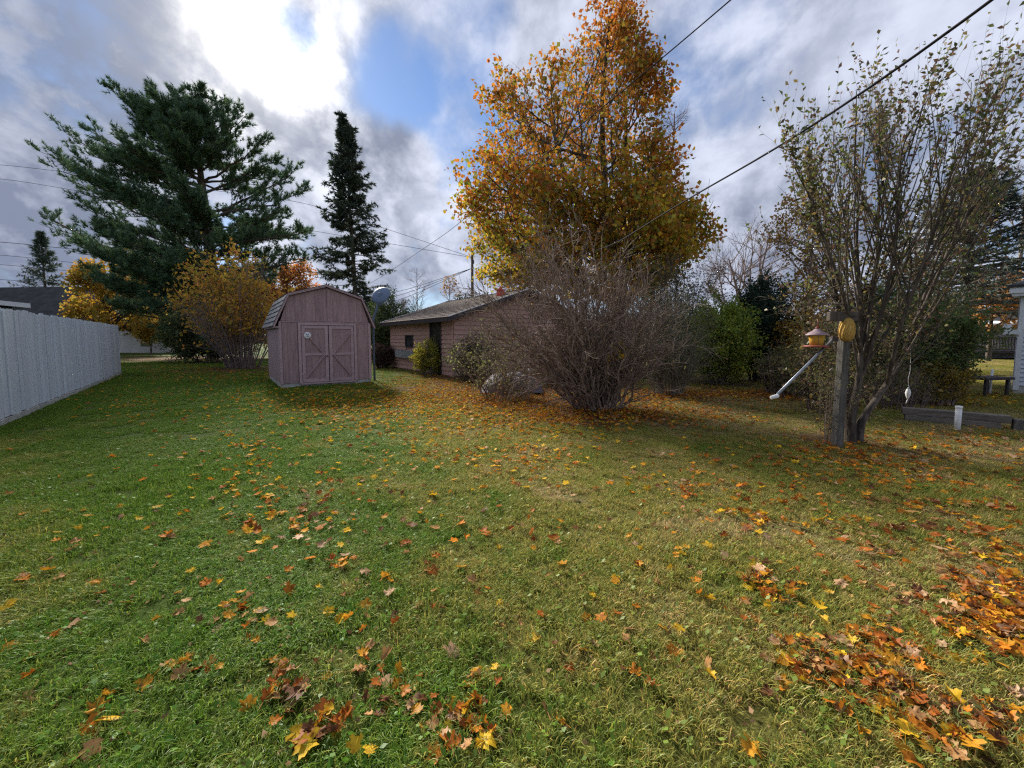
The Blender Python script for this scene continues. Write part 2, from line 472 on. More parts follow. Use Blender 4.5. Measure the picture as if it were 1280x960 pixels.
def broadleaf(name, label, base, env, trunk, r0, cols, nl=(26, 9, 7), leafn=7, lsize=.13, bk='dark', group=None, cat='tree', bare=0.0, lspread=.28,
              a1=(.6, 1.1), trop=.05, cseed=0., cscale=.35, spread=.5, lfrac=1.0, twr=1.0, forks=None, sag=0.0, lowcols=None, gapf=.6):
    """tapered trunk with limbs, branches and twigs that reach to the crown's surface, and leaves on the twigs"""
    t = thing(name, label, cat, tuple(base), group=group)
    T = np.asarray(trunk, float)[None] + np.asarray(base)
    n = T.shape[1]; Rt = np.linspace(1, .18, n)[None] * r0
    Tall = [(T, Rt)]
    wood = [tubes(T, Rt, 9)]
    if forks:
        for fk in forks:
            P = np.asarray(fk, float)[None] + np.asarray(base); rr = np.linspace(.62, .15, P.shape[1])[None] * r0
            wood.append(tubes(P, rr, 8)); Tall.append((P, rr))
    S = []; D = []; Rp = []
    for P, rr in Tall:
        a, b, c, _ = spawn(P, rr, max(4, int(nl[0] / len(Tall))), .22 if P is T else .15, .98, *a1); S.append(a); D.append(b); Rp.append(c)
    S = np.concatenate(S); D = np.concatenate(D); Rp = np.concatenate(Rp)
    D[:, 2] = np.abs(D[:, 2]) * .5 + .12 - sag * (1 - np.clip((S[:, 2] - env.z[0]) / (env.z[-1] - env.z[0]) * 2.4, 0, 1)); D = nrm(D)
    mx = float(env.hw.max()) * 2.4
    L = env.exit(S, D, mx) * rng.uniform(.8, 1.0, len(S)); ok = L > .25; S, D, Rp, L = S[ok], D[ok], Rp[ok], L[ok]
    P1 = grow(S, D, L, 8, .10, (0, 0, trop)); R1 = taper(np.minimum(Rp * .62, .02 + L * .016), 8, .2); wood.append(tubes(P1, R1, 6))
    S, D, Rp, tt = spawn(P1, R1, nl[1], .18, 1.0, .35, .95)
    L = np.minimum(env.exit(S, D, mx * .5), mx * .26) * rng.uniform(.6, 1.0, len(S)); ok = L > .15; S, D, Rp, L = S[ok], D[ok], Rp[ok], L[ok]
    P2 = grow(S, D, L, 6, .13, (0, 0, trop)); R2 = taper(np.minimum(Rp * .6, .008 + L * .012) * twr, 6, .3)
    tw = [tubes(P2, R2, 4)]
    S, D, Rp, tt = spawn(P2, R2, nl[2], .15, 1.0, .3, .95)
    L = rng.uniform(.4, 1.0, len(S)) * mx * .085
    keep = env.q(S + D * L[:, None] * .6) < 1.03; S, D, Rp, L = S[keep], D[keep], Rp[keep], L[keep]
    P3 = grow(S, D, L, 4, .16, (0, 0, trop * .6)); R3 = taper(np.minimum(Rp * .6, .007) * twr, 4, .5); tw.append(tubes(P3, R3, 3))
    leaf = None; c = None
    if leafn:
        lv = rng.random(len(P3)) < lfrac; PL = P3[lv]
        dens = 1 - bare * np.clip(lump(PL[:, -1], gapf, cseed + 3) * 1.6 + .2, 0, 1); lv = rng.random(len(PL)) < dens; PL = PL[lv]
        Q, d, _, _ = spawn(PL, np.ones(PL.shape[:2]), leafn, .15, 1.0, .4, 1.4)
        Q = Q + rng.normal(0, lspread * lsize * 2.0, Q.shape)
        d[:, 2] -= .35
        leaf = leaves(Q, d, lsize * rng.uniform(.6, 1.25, len(Q)), .85, .18)
        c = palette(Q, cols, cscale, cseed, spread)
        if lowcols is not None:
            zr = (Q[:, 2] - env.z[0] - env.b[2]) / (env.z[-1] - env.z[0]); sw = rng.random(len(Q)) < np.clip(.95 - 1.8 * zr + .35 * lump(Q, .5, 7.0), 0, .9)
            c[sw] = palette(Q[sw], lowcols, .5, 9.0, .6)
    finish(t, wood, tw, leaf, c, bk)
    return t


def shrub(name, label, base, hw, h, cols=None, stems=40, nl=(9, 5), bk='brown', leafn=0, lsize=.05, lfrac=1.0, foot=.25, dep=.9, r0=.02, wob=.07,
          arch=-.02, group=None, lift=.0, spread=.6, low=.35, lean=(0, 0), cat='shrub', cscale=1.2, gap=0.0, twr=1.0):
    """many stems from one foot, forking into twigs, filling a dome; leaves on the twigs if any"""
    t = thing(name, label, cat, tuple(base), group=group); b = np.asarray(base, float)
    az = rng.uniform(0, 2 * math.pi, stems); u = np.sqrt(rng.random(stems))
    S = b + np.stack([np.cos(az) * u * foot, np.sin(az) * u * foot * dep, np.zeros(stems)], 1)
    top = np.stack([np.cos(az) * u * hw * .95 + lean[0], np.sin(az) * u * hw * dep * .95 + lean[1], h * (low + (1 - low) * np.sqrt(np.maximum(0, 1 - u ** 2 * .85))) * rng.uniform(.78, 1.0, stems)], 1) + b
    dv = top - S; L = np.linalg.norm(dv, axis=1) * 1.04; d0 = nrm(nrm(dv) + np.array([0, 0, .35]))
    n = 10; P = np.empty((stems, n, 3)); tt = np.linspace(0, 1, n)[None, :, None]
    c1 = S + d0 * (L * .5)[:, None]
    P = (1 - tt) ** 2 * S[:, None] + 2 * tt * (1 - tt) * c1[:, None] + tt ** 2 * top[:, None]
    P[:, 1:] += np.cumsum(rng.normal(0, wob * .14, (stems, n - 1, 3)), 1) * (h / 3)
    R0 = taper(r0 * rng.uniform(.6, 1.2, stems), n, .22)
    wood = [tubes(P, R0, 6)]
    S, D, Rp, q = spawn(P, R0, nl[0], .08, 1.0, .3, .95); L = rng.uniform(.5, 1.0, len(S)) * .30 * h * (1.15 - .5 * q)
    P2 = grow(S, D, L, 6, .2, (0, 0, .04 + arch)); P2[:, :, 2] = np.maximum(P2[:, :, 2], .02); R2 = taper(np.minimum(Rp * .6, .008) * twr, 6, .3); tw = [tubes(P2, R2, 4)]
    S, D, Rp, q = spawn(P2, R2, nl[1], .1, 1.0, .3, .9); L = rng.uniform(.4, 1.0, len(S)) * .115 * h
    P3 = grow(S, D, L, 4, .14, (0, 0, .04)); R3 = taper(np.minimum(Rp * .62, .0042) * twr, 4, .5); tw.append(tubes(P3, R3, 3))
    ok = P3[:, :, 2].min(1) > .02
    leaf = None; c = None
    if leafn:
        PL = P3[ok & (rng.random(len(P3)) < lfrac)]
        if gap: PL = PL[lump(PL[:, -1], 2.2 / max(h, .5) * 2, len(label)) > -1 + gap]
        Q, d, _, _ = spawn(PL, np.ones(PL.shape[:2]), leafn, .2, 1.0, .4, 1.3); Q += rng.normal(0, lsize * .5, Q.shape)
        Q[:, 2] = np.maximum(Q[:, 2], .03)
        leaf = leaves(Q, d, lsize * rng.uniform(.6, 1.25, len(Q)), .62, .18); c = np.clip(palette(Q, cols, cscale, len(label) * 1.3, spread) * (1.7 if max(cols[0]) < .3 else 1.15), 0, .75)
    finish(t, wood, tw, leaf, c, bk)
    return t


def needles(P, D, n, ln, w, cone=.9):
    """n needle blades fanned out from each point, at most cone from D"""
    m = len(P); d = np.repeat(D, n, 0); p = np.repeat(P, n, 0)
    d = nrm(d + rng.normal(0, cone * .6, d.shape)); s = nrm(np.cross(d, rng.normal(0, 1, d.shape)))
    l = (ln * rng.uniform(.65, 1.2, m * n))[:, None]
    V = np.empty((m * n, 3, 3)); V[:, 0] = p - s * w / 2; V[:, 1] = p + s * w / 2; V[:, 2] = p + d * l
    return V.reshape(-1, 3), np.arange(m * n * 3).reshape(-1, 3)


def spruce(name, label, base, h, prof, cols, whorls=34, per=7, droop=-.25, ln=.2, w=.035, r0=.22, k2=9, k3=4, nn=7, sparse=.0, group=None, lean=(0, 0), z0=.1, tip=.3, jag=.2):
    """straight trunk, whorls of drooping boughs, side sprays with needles; prof: half width against height share"""
    t = thing(name, label, 'tree', tuple(base), group=group); b = np.asarray(base, float)
    zt = np.linspace(0, 1, 12); T = np.stack([b[0] + lean[0] * zt, b[1] + lean[1] * zt, b[2] + h * zt], 1)[None]
    wood = [tubes(T, np.linspace(r0, .02, 12)[None], 8)]
    f = np.repeat(z0 + (1 - z0) * (np.arange(whorls) / whorls) ** .92, per) + rng.normal(0, .006, whorls * per); f = np.clip(f, 0, .985)
    az = rng.uniform(0, 2 * math.pi, len(f)); hw = np.interp(f, prof[0], prof[1])
    L = hw * rng.uniform(1 - jag * 2, 1 + jag, len(f))
    ok = rng.random(len(f)) > sparse; f, az, L = f[ok], az[ok], L[ok]
    S = b + np.stack([lean[0] * f, lean[1] * f, h * f], 1)
    el = np.interp(f, [0, .5, 1], [droop, droop * .3 + .05, .9])
    D = np.stack([np.cos(az) * np.cos(el), np.sin(az) * np.cos(el), np.sin(el)], 1)
    P1 = grow(S, D, L, 7, .06, (0, 0, .03)); R1 = taper(np.minimum(.012 + L * .012, .05), 7, .25); wood.append(tubes(P1, R1, 4))
    S, D, Rp, q = spawn(P1, R1, k2, .18, 1.0, .5, 1.15); D[:, 2] = D[:, 2] * .35 - .12; D = nrm(D)
    L2 = np.repeat(L, k2) * .42 * (1.15 - .75 * q) + .05
    P2 = grow(S, D, L2, 4, .08, (0, 0, -.02)); R2 = taper(np.full(len(S), .009), 4, .4); wood.append(tubes(P2, R2, 3))
    S, D, Rp, q = spawn(P2, R2, k3, .1, 1.0, .2, .8); D[:, 2] -= .1
    V, Fc = needles(S, nrm(D), nn, ln, w, .8); c = palette(S, cols, .7, len(label), .7, .22); c = np.repeat(c, nn, 0)
    finish(t, wood, None, (V, Fc), c, 'dark', NEEDLE)
    return t


# ------------------------------------------------------------------ ground
BEDS = [(*gnd(748, 512)[:2], 2.0, .9), (*gnd(640, 492)[:2], 2.6, .75), (*gnd(540, 480)[:2], 2.4, .5), (*gnd(1062, 556)[:2], .75, .8), (*gnd(900, 486)[:2], 2.6, .6),
        (*gnd(760, 486)[:2], 3.0, .7), (*gnd(300, 462)[:2], 3.0, .7), (*gnd(175, 449)[:2], 5.5, .75), (*gnd(250, 448)[:2], 5.0, .7), (*gnd(1130, 500)[:2], 1.6, .6),
        (*gnd(620, 470)[:2], 3.5, .7), (*gnd(1000, 500)[:2], 1.5, .5)]
GM = groundmat()
gx = np.unique(np.concatenate([np.linspace(-900, -40, 12), np.linspace(-40, 40, 81), np.linspace(40, 900, 12)]))
gy = np.unique(np.concatenate([np.linspace(-300, -20, 6), np.linspace(-20, 60, 81), np.linspace(60, 1200, 14)]))
X, Y = np.meshgrid(gx, gy); V = np.stack([X, Y, np.zeros_like(X)], -1).reshape(-1, 3)
ii = np.arange(len(V)).reshape(X.shape); Fc = np.stack([ii[:-1, :-1], ii[:-1, 1:], ii[1:, 1:], ii[1:, :-1]], -1).reshape(-1, 4)
tag(link('ground', mesh_np('ground', V, Fc, GM)), 'lawn of thin green and dry grass over the whole yard', None, None, 'structure')

# ------------------------------------------------------------------ grass: tufts of blades laid over the lawn
GB = grassmat()


def grass_patch(seed, nb, size=.5, hmul=1.0):
    r = np.random.default_rng(seed)
    nt = nb // 9; tx = r.uniform(-size / 2, size / 2, (nt, 2)); k = r.integers(0, nt, nb)
    p = tx[k] + r.normal(0, .012, (nb, 2)); az = r.uniform(0, 2 * math.pi, nb)
    th = (.75 + .5 * r.random(nt))[k]
    h = .047 * th * r.uniform(.55, 1.35, nb) * hmul; lean = r.uniform(.25, 1.35, nb) * h
    flat = r.random(nb) < .14; h[flat] *= .25; lean[flat] = .05 * r.uniform(.6, 1.3, flat.sum())
    w = r.uniform(.0016, .0034, nb)
    d = np.stack([np.cos(az), np.sin(az), 0 * az], 1); s = np.stack([-np.sin(az), np.cos(az), 0 * az], 1)
    b = np.concatenate([p, np.full((nb, 1), -.004)], 1); zz = np.array([0, 0, 1.])
    m1 = b + d * (lean * .22)[:, None] + zz * (h * .55)[:, None]; m2 = b + d * (lean * .58)[:, None] + zz * (h * .88)[:, None]
    tp = b + d * lean[:, None] + zz * (h * np.where(r.random(nb) < .5, 1.0, .82))[:, None]
    ws = s * w[:, None] / 2
    V = np.stack([b - ws, b + ws, m1 - ws, m1 + ws, m2 - ws * .8, m2 + ws * .8, tp], 1)
    i = np.arange(nb)[:, None] * 7
    Q = np.concatenate([i + [0, 1, 3, 2], i + [2, 3, 5, 4]]); T = i + [4, 5, 6]
    g = r.random(nb); tint = np.where((g < .70)[:, None], [1, 1, 1], np.where((g < .82)[:, None], [1.35, 1.25, .9], [.62, .8, .8]))
    straw = (r.random(nb) < .06) | (flat & (r.random(nb) < .6)); tint = np.where(straw[:, None], [2.4, 1.65, 2.2], tint) * np.exp(r.normal(0, .22, (nb, 1)))
    col = np.repeat(tint, 7, 0)
    # a few broad weed leaves
    nw = nb // 45; c = r.uniform(-size / 2, size / 2, (nw, 2)); a = r.uniform(0, 2 * math.pi, nw); L = r.uniform(.012, .03, nw)
    e = np.stack([np.cos(a), np.sin(a), r.uniform(.0, .8, nw)], 1); f = np.stack([-np.sin(a), np.cos(a), r.uniform(-.3, .3, nw)], 1)
    o = np.concatenate([c, r.uniform(.01, .035, (nw, 1))], 1)
    VW = np.stack([o, o + e * (L * .5)[:, None] + f * (L * .38)[:, None], o + e * L[:, None], o + e * (L * .5)[:, None] - f * (L * .38)[:, None]], 1).reshape(-1, 3)
    n0 = nb * 7; QW = np.arange(nw * 4).reshape(-1, 4) + n0
    col = np.concatenate([col, np.repeat(np.exp(r.normal(0, .2, (nw, 1))) * [.6, .85, .6], 4, 0)])
    me = mesh_np('grass_tuft', np.concatenate([V.reshape(-1, 3), VW]), [np.concatenate([Q, QW]), T], GB, col=col)
    return bpy.data.objects.new('grass_tuft', me)


patches = [grass_patch(100 + i, 3000, hmul=.78) for i in range(5)] + [grass_patch(200 + i, 1800, hmul=.6) for i in range(2)]


def scatter(cell, y0, y1, jit, dens=1.0):
    out = []
    ys = np.arange(y0, y1, cell)
    for y in ys:
        hw = 1.42 * (y + .6) + 1.2
        xs = np.arange(-hw, hw, cell); out.append(np.stack([xs, np.full(len(xs), y)], 1))
    p = np.concatenate(out); p += rng.uniform(-jit, jit, p.shape); return p[rng.random(len(p)) < dens]


pts = np.concatenate([scatter(.34, .2, 5.0, .17), scatter(.42, 5.0, 13, .2), scatter(.6, 13, 26, .3)])
SHED_B = np.array([.8, .6]); SHED_A = np.array([-.6, .8]); SHED_O = np.array(gnd(352, 485)[:2])
GAR_O = np.array(gnd(568, 472)[:2])


def in_rect(p, o, a0, a1, b0, b1):
    q = p - o; u = q @ SHED_B; v = q @ SHED_A; return (u > a0) & (u < a1) & (v > b0) & (v < b1)


bad = in_rect(pts, SHED_O, -.05, 2.55, -.02, 3.2) | in_rect(pts, GAR_O, -.1, 6.5, -.1, 6.4)
pts = pts[~bad]
scl = np.full(len(pts), 1.0)
P3d = np.concatenate([pts, np.zeros((len(pts), 1))], 1)
hv = .88 + .4 * lump(P3d, 1.3, 4.0) + rng.normal(0, .1, len(pts))
keep = np.ones(len(pts), bool)
for (x, y, r, k) in BEDS:
    dd = np.hypot(pts[:, 0] - x, pts[:, 1] - y); hv = np.where(dd < r * .8, hv * .72, hv); keep &= ~((dd < r * .75) & (rng.random(len(pts)) < k * .8))
hv = np.clip(hv, .5, 1.5) * np.interp(pts[:, 1], [2, 8], [1.0, .72]); pts, P3d, hv = pts[keep], P3d[keep], hv[keep]
gme = bpy.data.meshes.new('grass'); gme.from_pydata([tuple(p) for p in P3d], [], [])
for nm, typ, val in (('idx', 'INT', rng.integers(0, len(patches), len(pts))), ('rz', 'FLOAT', rng.uniform(0, 6.283, len(pts))), ('hs', 'FLOAT', hv)):
    gme.attributes.new(nm, typ, 'POINT').data.foreach_set('value', val.astype(np.int32 if typ == 'INT' else np.float32))
gob = tag(link('grass', gme), 'short green lawn grass with dry straw blades between fallen leaves', 'grass', None, 'stuff')
ng = bpy.data.node_groups.new('lawn', 'GeometryNodeTree')
ng.interface.new_socket('Geometry', in_out='INPUT', socket_type='NodeSocketGeometry'); ng.interface.new_socket('Geometry', in_out='OUTPUT', socket_type='NodeSocketGeometry')
gi = ng.nodes.new('NodeGroupInput'); go = ng.nodes.new('NodeGroupOutput'); g2i = ng.nodes.new('GeometryNodeGeometryToInstance')
for pch in reversed(patches):
    oi = ng.nodes.new('GeometryNodeObjectInfo'); oi.inputs['Object'].default_value = pch; oi.inputs['As Instance'].default_value = False
    ng.links.new(oi.outputs['Geometry'], g2i.inputs[0])
iop = ng.nodes.new('GeometryNodeInstanceOnPoints'); iop.inputs['Pick Instance'].default_value = True


def attr(nm, typ):
    n = ng.nodes.new('GeometryNodeInputNamedAttribute'); n.data_type = typ; n.inputs['Name'].default_value = nm; return n.outputs['Attribute']


c1 = ng.nodes.new('ShaderNodeCombineXYZ'); ng.links.new(attr('rz', 'FLOAT'), c1.inputs[2])
c2 = ng.nodes.new('ShaderNodeCombineXYZ'); c2.inputs[0].default_value = 1; c2.inputs[1].default_value = 1; ng.links.new(attr('hs', 'FLOAT'), c2.inputs[2])
ng.links.new(gi.outputs[0], iop.inputs['Points']); ng.links.new(g2i.outputs[0], iop.inputs['Instance'])
ng.links.new(attr('idx', 'INT'), iop.inputs['Instance Index']); ng.links.new(c1.outputs[0], iop.inputs['Rotation']); ng.links.new(c2.outputs[0], iop.inputs['Scale'])
ng.links.new(iop.outputs[0], go.inputs[0])
gob.modifiers.new('lawn', 'NODES').node_group = ng

# ------------------------------------------------------------------ materials of built things
M_FENCE = surf('fence_paint', (.58, .645, .71), (.66, .72, .78), (.53, .59, .655), .8, (7, 7, .5), 3, 12, .3, .005, objrand=.16, spec=.15)
M_FENCED = surf('fence_rail', (.24, .25, .26), (.33, .33, .34), None, .85, (3, 3, 3))
M_CONC = surf('kickboard', (.36, .36, .33), (.5, .5, .47), (.22, .23, .17), .9, (2, 2, 2))
M_SHED = surf('shed_siding', (.29, .195, .20), (.40, .275, .275), (.25, .172, .18), .8, (11, 11, .8), 1.6, 9, .7, .01, wear=(.24, .175, .18), objrand=.12)
M_SHEDT = surf('shed_trim', (.40, .285, .30), (.47, .34, .35), (.31, .225, .24), .75, (5, 5, 5), 2, 18, .3, .004, objrand=.12)
M_SHING = surf('asphalt_shingle', (.05, .062, .088), (.085, .10, .135), (.035, .042, .06), .9, (3, 3, 3), 2, 30, .6, .006, objrand=.1)
M_GAR = surf('garage_siding', (.48, .295, .24), (.55, .35, .285), (.39, .235, .19), .75, (.8, .8, 7), 2, 12, .3, .005, objrand=.12)
M_GARROOF = surf('garage_shingle', (.085, .06, .052), (.145, .108, .092), (.06, .045, .04), .9, (2, 2, 2), 1.5, 20, .6, .008)
M_FASC = surf('dark_fascia', (.045, .036, .036), (.075, .06, .06), None, .7)
M_WHITE = surf('white_trim', (.66, .68, .70), (.76, .77, .78), (.55, .57, .6), .6, (2, 2, 2), 2, 14, .15)
M_BLACK = surf('dark_opening', (.010, .010, .012), (.018, .018, .02), None, .35, spec=.5)
M_GLASS = surf('window_glass', (.012, .016, .022), (.02, .026, .034), None, .08, bst=.02, spec=.8)
M_TIMBER = surf('weathered_timber', (.095, .09, .08), (.155, .145, .13), (.055, .052, .046), .9, (8, 8, 1.0), 2, 9, .7, .01, objrand=.2)
M_TIMBERH = surf('weathered_sleeper', (.12, .105, .09), (.20, .175, .145), (.07, .06, .05), .9, (1.0, 8, 8), 2, 9, .7, .01, objrand=.2)
M_METAL = surf('grey_metal', (.20, .22, .26), (.28, .31, .35), None, .4, metal=.55, bst=.05, spec=.5)
M_DISH = surf('dish_paint', (.11, .16, .25), (.15, .20, .30), (.09, .13, .20), .5, bst=.05)
M_RED = surf('red_paint', (.22, .05, .038), (.30, .075, .052), (.15, .045, .038), .55, bst=.1)
M_CABLE = surf('cable', (.02, .018, .022), (.034, .03, .034), None, .85, bst=.1, spec=.08)
M_ROOFD = surf('far_roof', (.035, .038, .042), (.06, .062, .066), (.028, .03, .034), .95, (.6, .6, .6), 2, 14, .4, spec=.05)
M_BLUE = surf('blue_fascia', (.035, .07, .19), (.05, .10, .25), None, .55, bst=.05)
M_HWALL = surf('pale_house_wall', (.40, .40, .43), (.48, .48, .50), (.35, .35, .38), .85, (1, 1, 1), 1, 10, .2)
M_HBASE = surf('house_block_base', (.42, .43, .43), (.5, .5, .5), (.33, .34, .33), .9, (1, 1, 1), 1, 8, .2)
M_SIDE = surf('white_siding', (.56, .60, .68), (.64, .67, .73), (.5, .54, .6), .6, (.5, .5, 6), 2, 10, .1, objrand=.05)
M_YEL = surf('yellow_feeder', (.46, .25, .035), (.56, .32, .05), (.36, .19, .03), .45, bst=.1)
M_MAUVE = surf('feeder_roof', (.24, .17, .19), (.31, .22, .24), None, .5, bst=.1)
M_STRAW = surf('woven_straw', (.50, .30, .07), (.62, .40, .11), (.32, .17, .04), .85, (30, 30, 6), 2, 6, 1.0, .01)
M_TARP = surf('grey_tarp', (.12, .105, .125), (.19, .165, .20), (.14, .125, .14), .6, (4, 4, 4), 2, 10, .8, .03)
M_POLE = surf('utility_pole', (.06, .05, .042), (.11, .09, .075), None, .9, (5, 5, .5))


def lap_boards(parent, w, z0, z1, course, mat, holes=(), top=None, gap=.0):
    """lap siding on the local plane y=0 facing -y, x from 0 to w: one tilted board a course, cut round holes (x0,x1,z0,z1); top(x) limits the height"""
    z = z0
    while z < z1 - .01:
        zt = min(z + course, z1); segs = [(0.0, w)]
        for hx0, hx1, hz0, hz1 in holes:
            if hz0 < zt - .02 and hz1 > z + .02:
                segs = [s for a, b in segs for s in ((a, min(b, hx0)), (max(a, hx1), b)) if s[1] - s[0] > .03]
        for a, b in segs:
            if top is not None:
                lo, hi = top(z + course * .5); a2, b2 = max(a, lo), min(b, hi)
                if b2 - a2 < .1: continue
                a, b = a2, b2
            m = MB(); y0, y1 = -.046, -.006
            m.prism([(a, y0, z), (a, y1 + .01, z), (a, y1 + .01, zt + .012), (a, y1, zt + .012)], (b - a, 0, 0))
            m.build('siding_board', mat, parent)
        z = zt


# ------------------------------------------------------------------ white board fence along the side of the yard
fa, fb = gnd(-2, 533), gnd(151, 467.5)
fdir = (fb - fa).normalized(); flen = (fb - fa).length; frz = math.atan2(fdir.y, fdir.x)
fence = thing('board_fence', 'pale blue grey fence of upright boards along the lawn edge', 'fence', tuple(fa), frz)
FH = 1.90
x = -4.5; i = 0
r2 = np.random.default_rng(5)
while x < flen - .02:
    w = float(r2.choice([.10, .135, .14, .145, .19, .24])); w = min(w, flen - x)
    m = MB(); dy = float(np.clip(r2.normal(0, .006), -.012, .0045)); h = FH + float(r2.normal(0, .011)); g = float(r2.choice([.004, .008, .014, .022]))
    if r2.random() < .22:
        zs = .9 + float(r2.normal(0, .12)); m.box(x, x + w - g, -.02 + dy, .0 + dy, .10, zs - .002).box(x, x + w * .52, -.02 + dy, dy, zs, h).box(x + w * .53, x + w - g, -.021 + dy, dy, zs, h)
    else: m.box(x, x + w - g, -.02 + dy, .0 + dy, .10 + float(r2.normal(0, .006)), h)
    m.build('board', M_FENCE, fence); x += w
MB().box(-4.5, flen - .01, .006, .011, .09, FH - .03).build('gap_shade_sheet', M_FASC, fence)  # added dark sheet: stands in for the shade in the gaps between boards
for z in (.35, 1.0, 1.68): MB().box(-4.5, flen - .03, .012, .05, z, z + .09).build('rail', M_FENCED, fence)
for k in range(8): MB().box(-4.4 + k * 2.25, -4.4 + k * 2.25 + .09, .055, .145, 0, FH - .06).build('post', M_FENCED, fence)
MB().box(-4.5, flen, -.035, .045, -.02, .088).build('kickboard', M_CONC, fence)
# boards face the yard: local -y must point to the camera side
# ------------------------------------------------------------------ garden shed with gambrel roof
SRZ = math.atan2(.6, .8); SW, SD = 2.5, 3.1
shed = thing('garden_shed', 'mauve wooden garden shed with gambrel roof and double doors', 'shed', (SHED_O[0], SHED_O[1], 0), SRZ)
PROF = [(0, 1.83), (.25, 2.62), (SW / 2, 2.93), (SW - .25, 2.62), (SW, 1.83)]
MB().box(-.0, SW, 0.02, SD, .0, .13).build('base_frame', M_CONC, shed)
body = MB().prism([(.012, .03, .13)] + [(min(max(a, .012), SW - .012), .03, b - .02) for a, b in PROF] + [(SW - .012, .03, .13)], (0, SD - .06, 0)).build('wall', M_SHED, shed)
for a, b in ((.062, .445), (2.085, 2.428)): MB().box(a, b, -.006, .028, .12, 1.86).build('panel', M_SHED, shed)
for a, b in ((.04, SW / 2 - .004), (SW / 2 + .004, SW - .04)):
    tp = [(p[0], p[1]) for p in PROF]
    pts2 = [(a, 1.897)] + [(a, np.interp(a, [q[0] for q in tp], [q[1] for q in tp]) - .05)] + [(q[0], q[1] - .05) for q in tp if a < q[0] < b] + [(b, np.interp(b, [q[0] for q in tp], [q[1] for q in tp]) - .05), (b, 1.897)]
    MB().prism([(q[0], .0, q[1]) for q in pts2], (0, .028, 0)).build('gable_panel', M_SHED, shed)
MB().box(0.0, SW, -.022, .026, 1.862, 1.886).build('seam_batten', M_SHEDT, shed)
for a, b in ((-.01, .052), (SW - .062, SW + .01)): MB().box(a, b, -.02, .03, .1, 1.857).build('corner_board', M_SHEDT, shed)
for a, b in ((.03, 1.0), (1.01, 2.0), (2.01, SD - .03)): MB().box(-.012, .010, a, b, .13, 1.80).build('side_panel', M_SHED, shed)
for yy in (.0, SD - .06): MB().box(-.02, .0, yy, yy + .06, .1, 1.8).build('corner_board', M_SHEDT, shed)
for a, b, c, d in ((.46, .53, .1, 1.855), (2.00, 2.07, .1, 1.855), (.53, 2.00, 1.79, 1.855)): MB().box(a, b, -.042, .028, c, d).build('door_trim', M_SHEDT, shed)
MB().box(.5, 2.03, -.05, .03, .06, .105).build('door_sill', M_SHEDT, shed)
MB().box(.50, 2.03, .0285, .0295, .106, 1.80).build('door_gap_shade', M_BLACK, shed)  # black sheet over the wall, painting in the shade of the gaps round the doors
for sgn, x0, x1 in ((-1, .546, 1.252), (1, 1.278, 1.984)):
    dr = MB().box(x0, x1, -.016, .028, .118, 1.774).build('door', M_SHED, shed)
    t_, e = .085, .022
    for a, b, c, d in ((x0, x0 + t_, .118, 1.774), (x1 - t_, x1, .118, 1.774), (x0 + t_, x1 - t_, 1.774 - t_, 1.774), (x0 + t_, x1 - t_, .118, .118 + t_), (x0 + t_, x1 - t_, .90, .90 + t_ * .8)):
        MB().box(a, b, -.016 - e, -.0155, c, d).build('brace', M_SHEDT, dr)
    inn, out = (x1 - t_ - .02, x0 + t_ + .02) if sgn < 0 else (x0 + t_ + .02, x1 - t_ - .02)
    for zz_ in (1.55, .27): MB().bar((out, -.027, zz_), (inn, -.027, .92), .018, .075, (0, 1, 0)).build('brace', M_SHEDT, dr)
    if sgn < 0:
        MB().box(x1 - .07, x1 - .02, -.055, -.037, .86, .89).box(x1 - .06, x1 - .045, -.07, -.037, .865, .875).build('latch', M_FASC, dr)
    for zz_ in (.35, 1.55):
        MB().box(x0 - .02 if sgn < 0 else x1 - .06, x0 + .06 if sgn < 0 else x1 + .02, -.046, -.0375, zz_, zz_ + .045).build('hinge', M_SHEDT, dr)
pl = MB(); prof_ = [(.088, 0), (.095, .008), (.088, .016), (.05, .012), (.001, .013)]
plo = MB().lathe(prof_, 28).build('round_plaque', M_WHITE, None, True)
plo.rotation_euler = (R(90), 0, 0); plo.parent = shed; plo.location = (.71, -.042, 1.50); plo.parent = None
plo.matrix_world = Matrix.Translation((SHED_O[0], SHED_O[1], 0)) @ Matrix.Rotation(SRZ, 4, 'Z') @ Matrix.Translation((.70, -.046, 1.49)) @ Matrix.Rotation(R(90), 4, 'X')
tag(plo, 'round white plaque with dark marks hanging on the shed door', 'plaque')
for a, b in (((-.035, .03, .0165), (-.012, .02, .0165)), ((.035, .03, .0165), (.012, .02, .0165)), ((-.022, -.032, .0165), (.022, -.032, .0165))): MB().bar(a, b, .016, .006).build('mark', M_DISH, plo)


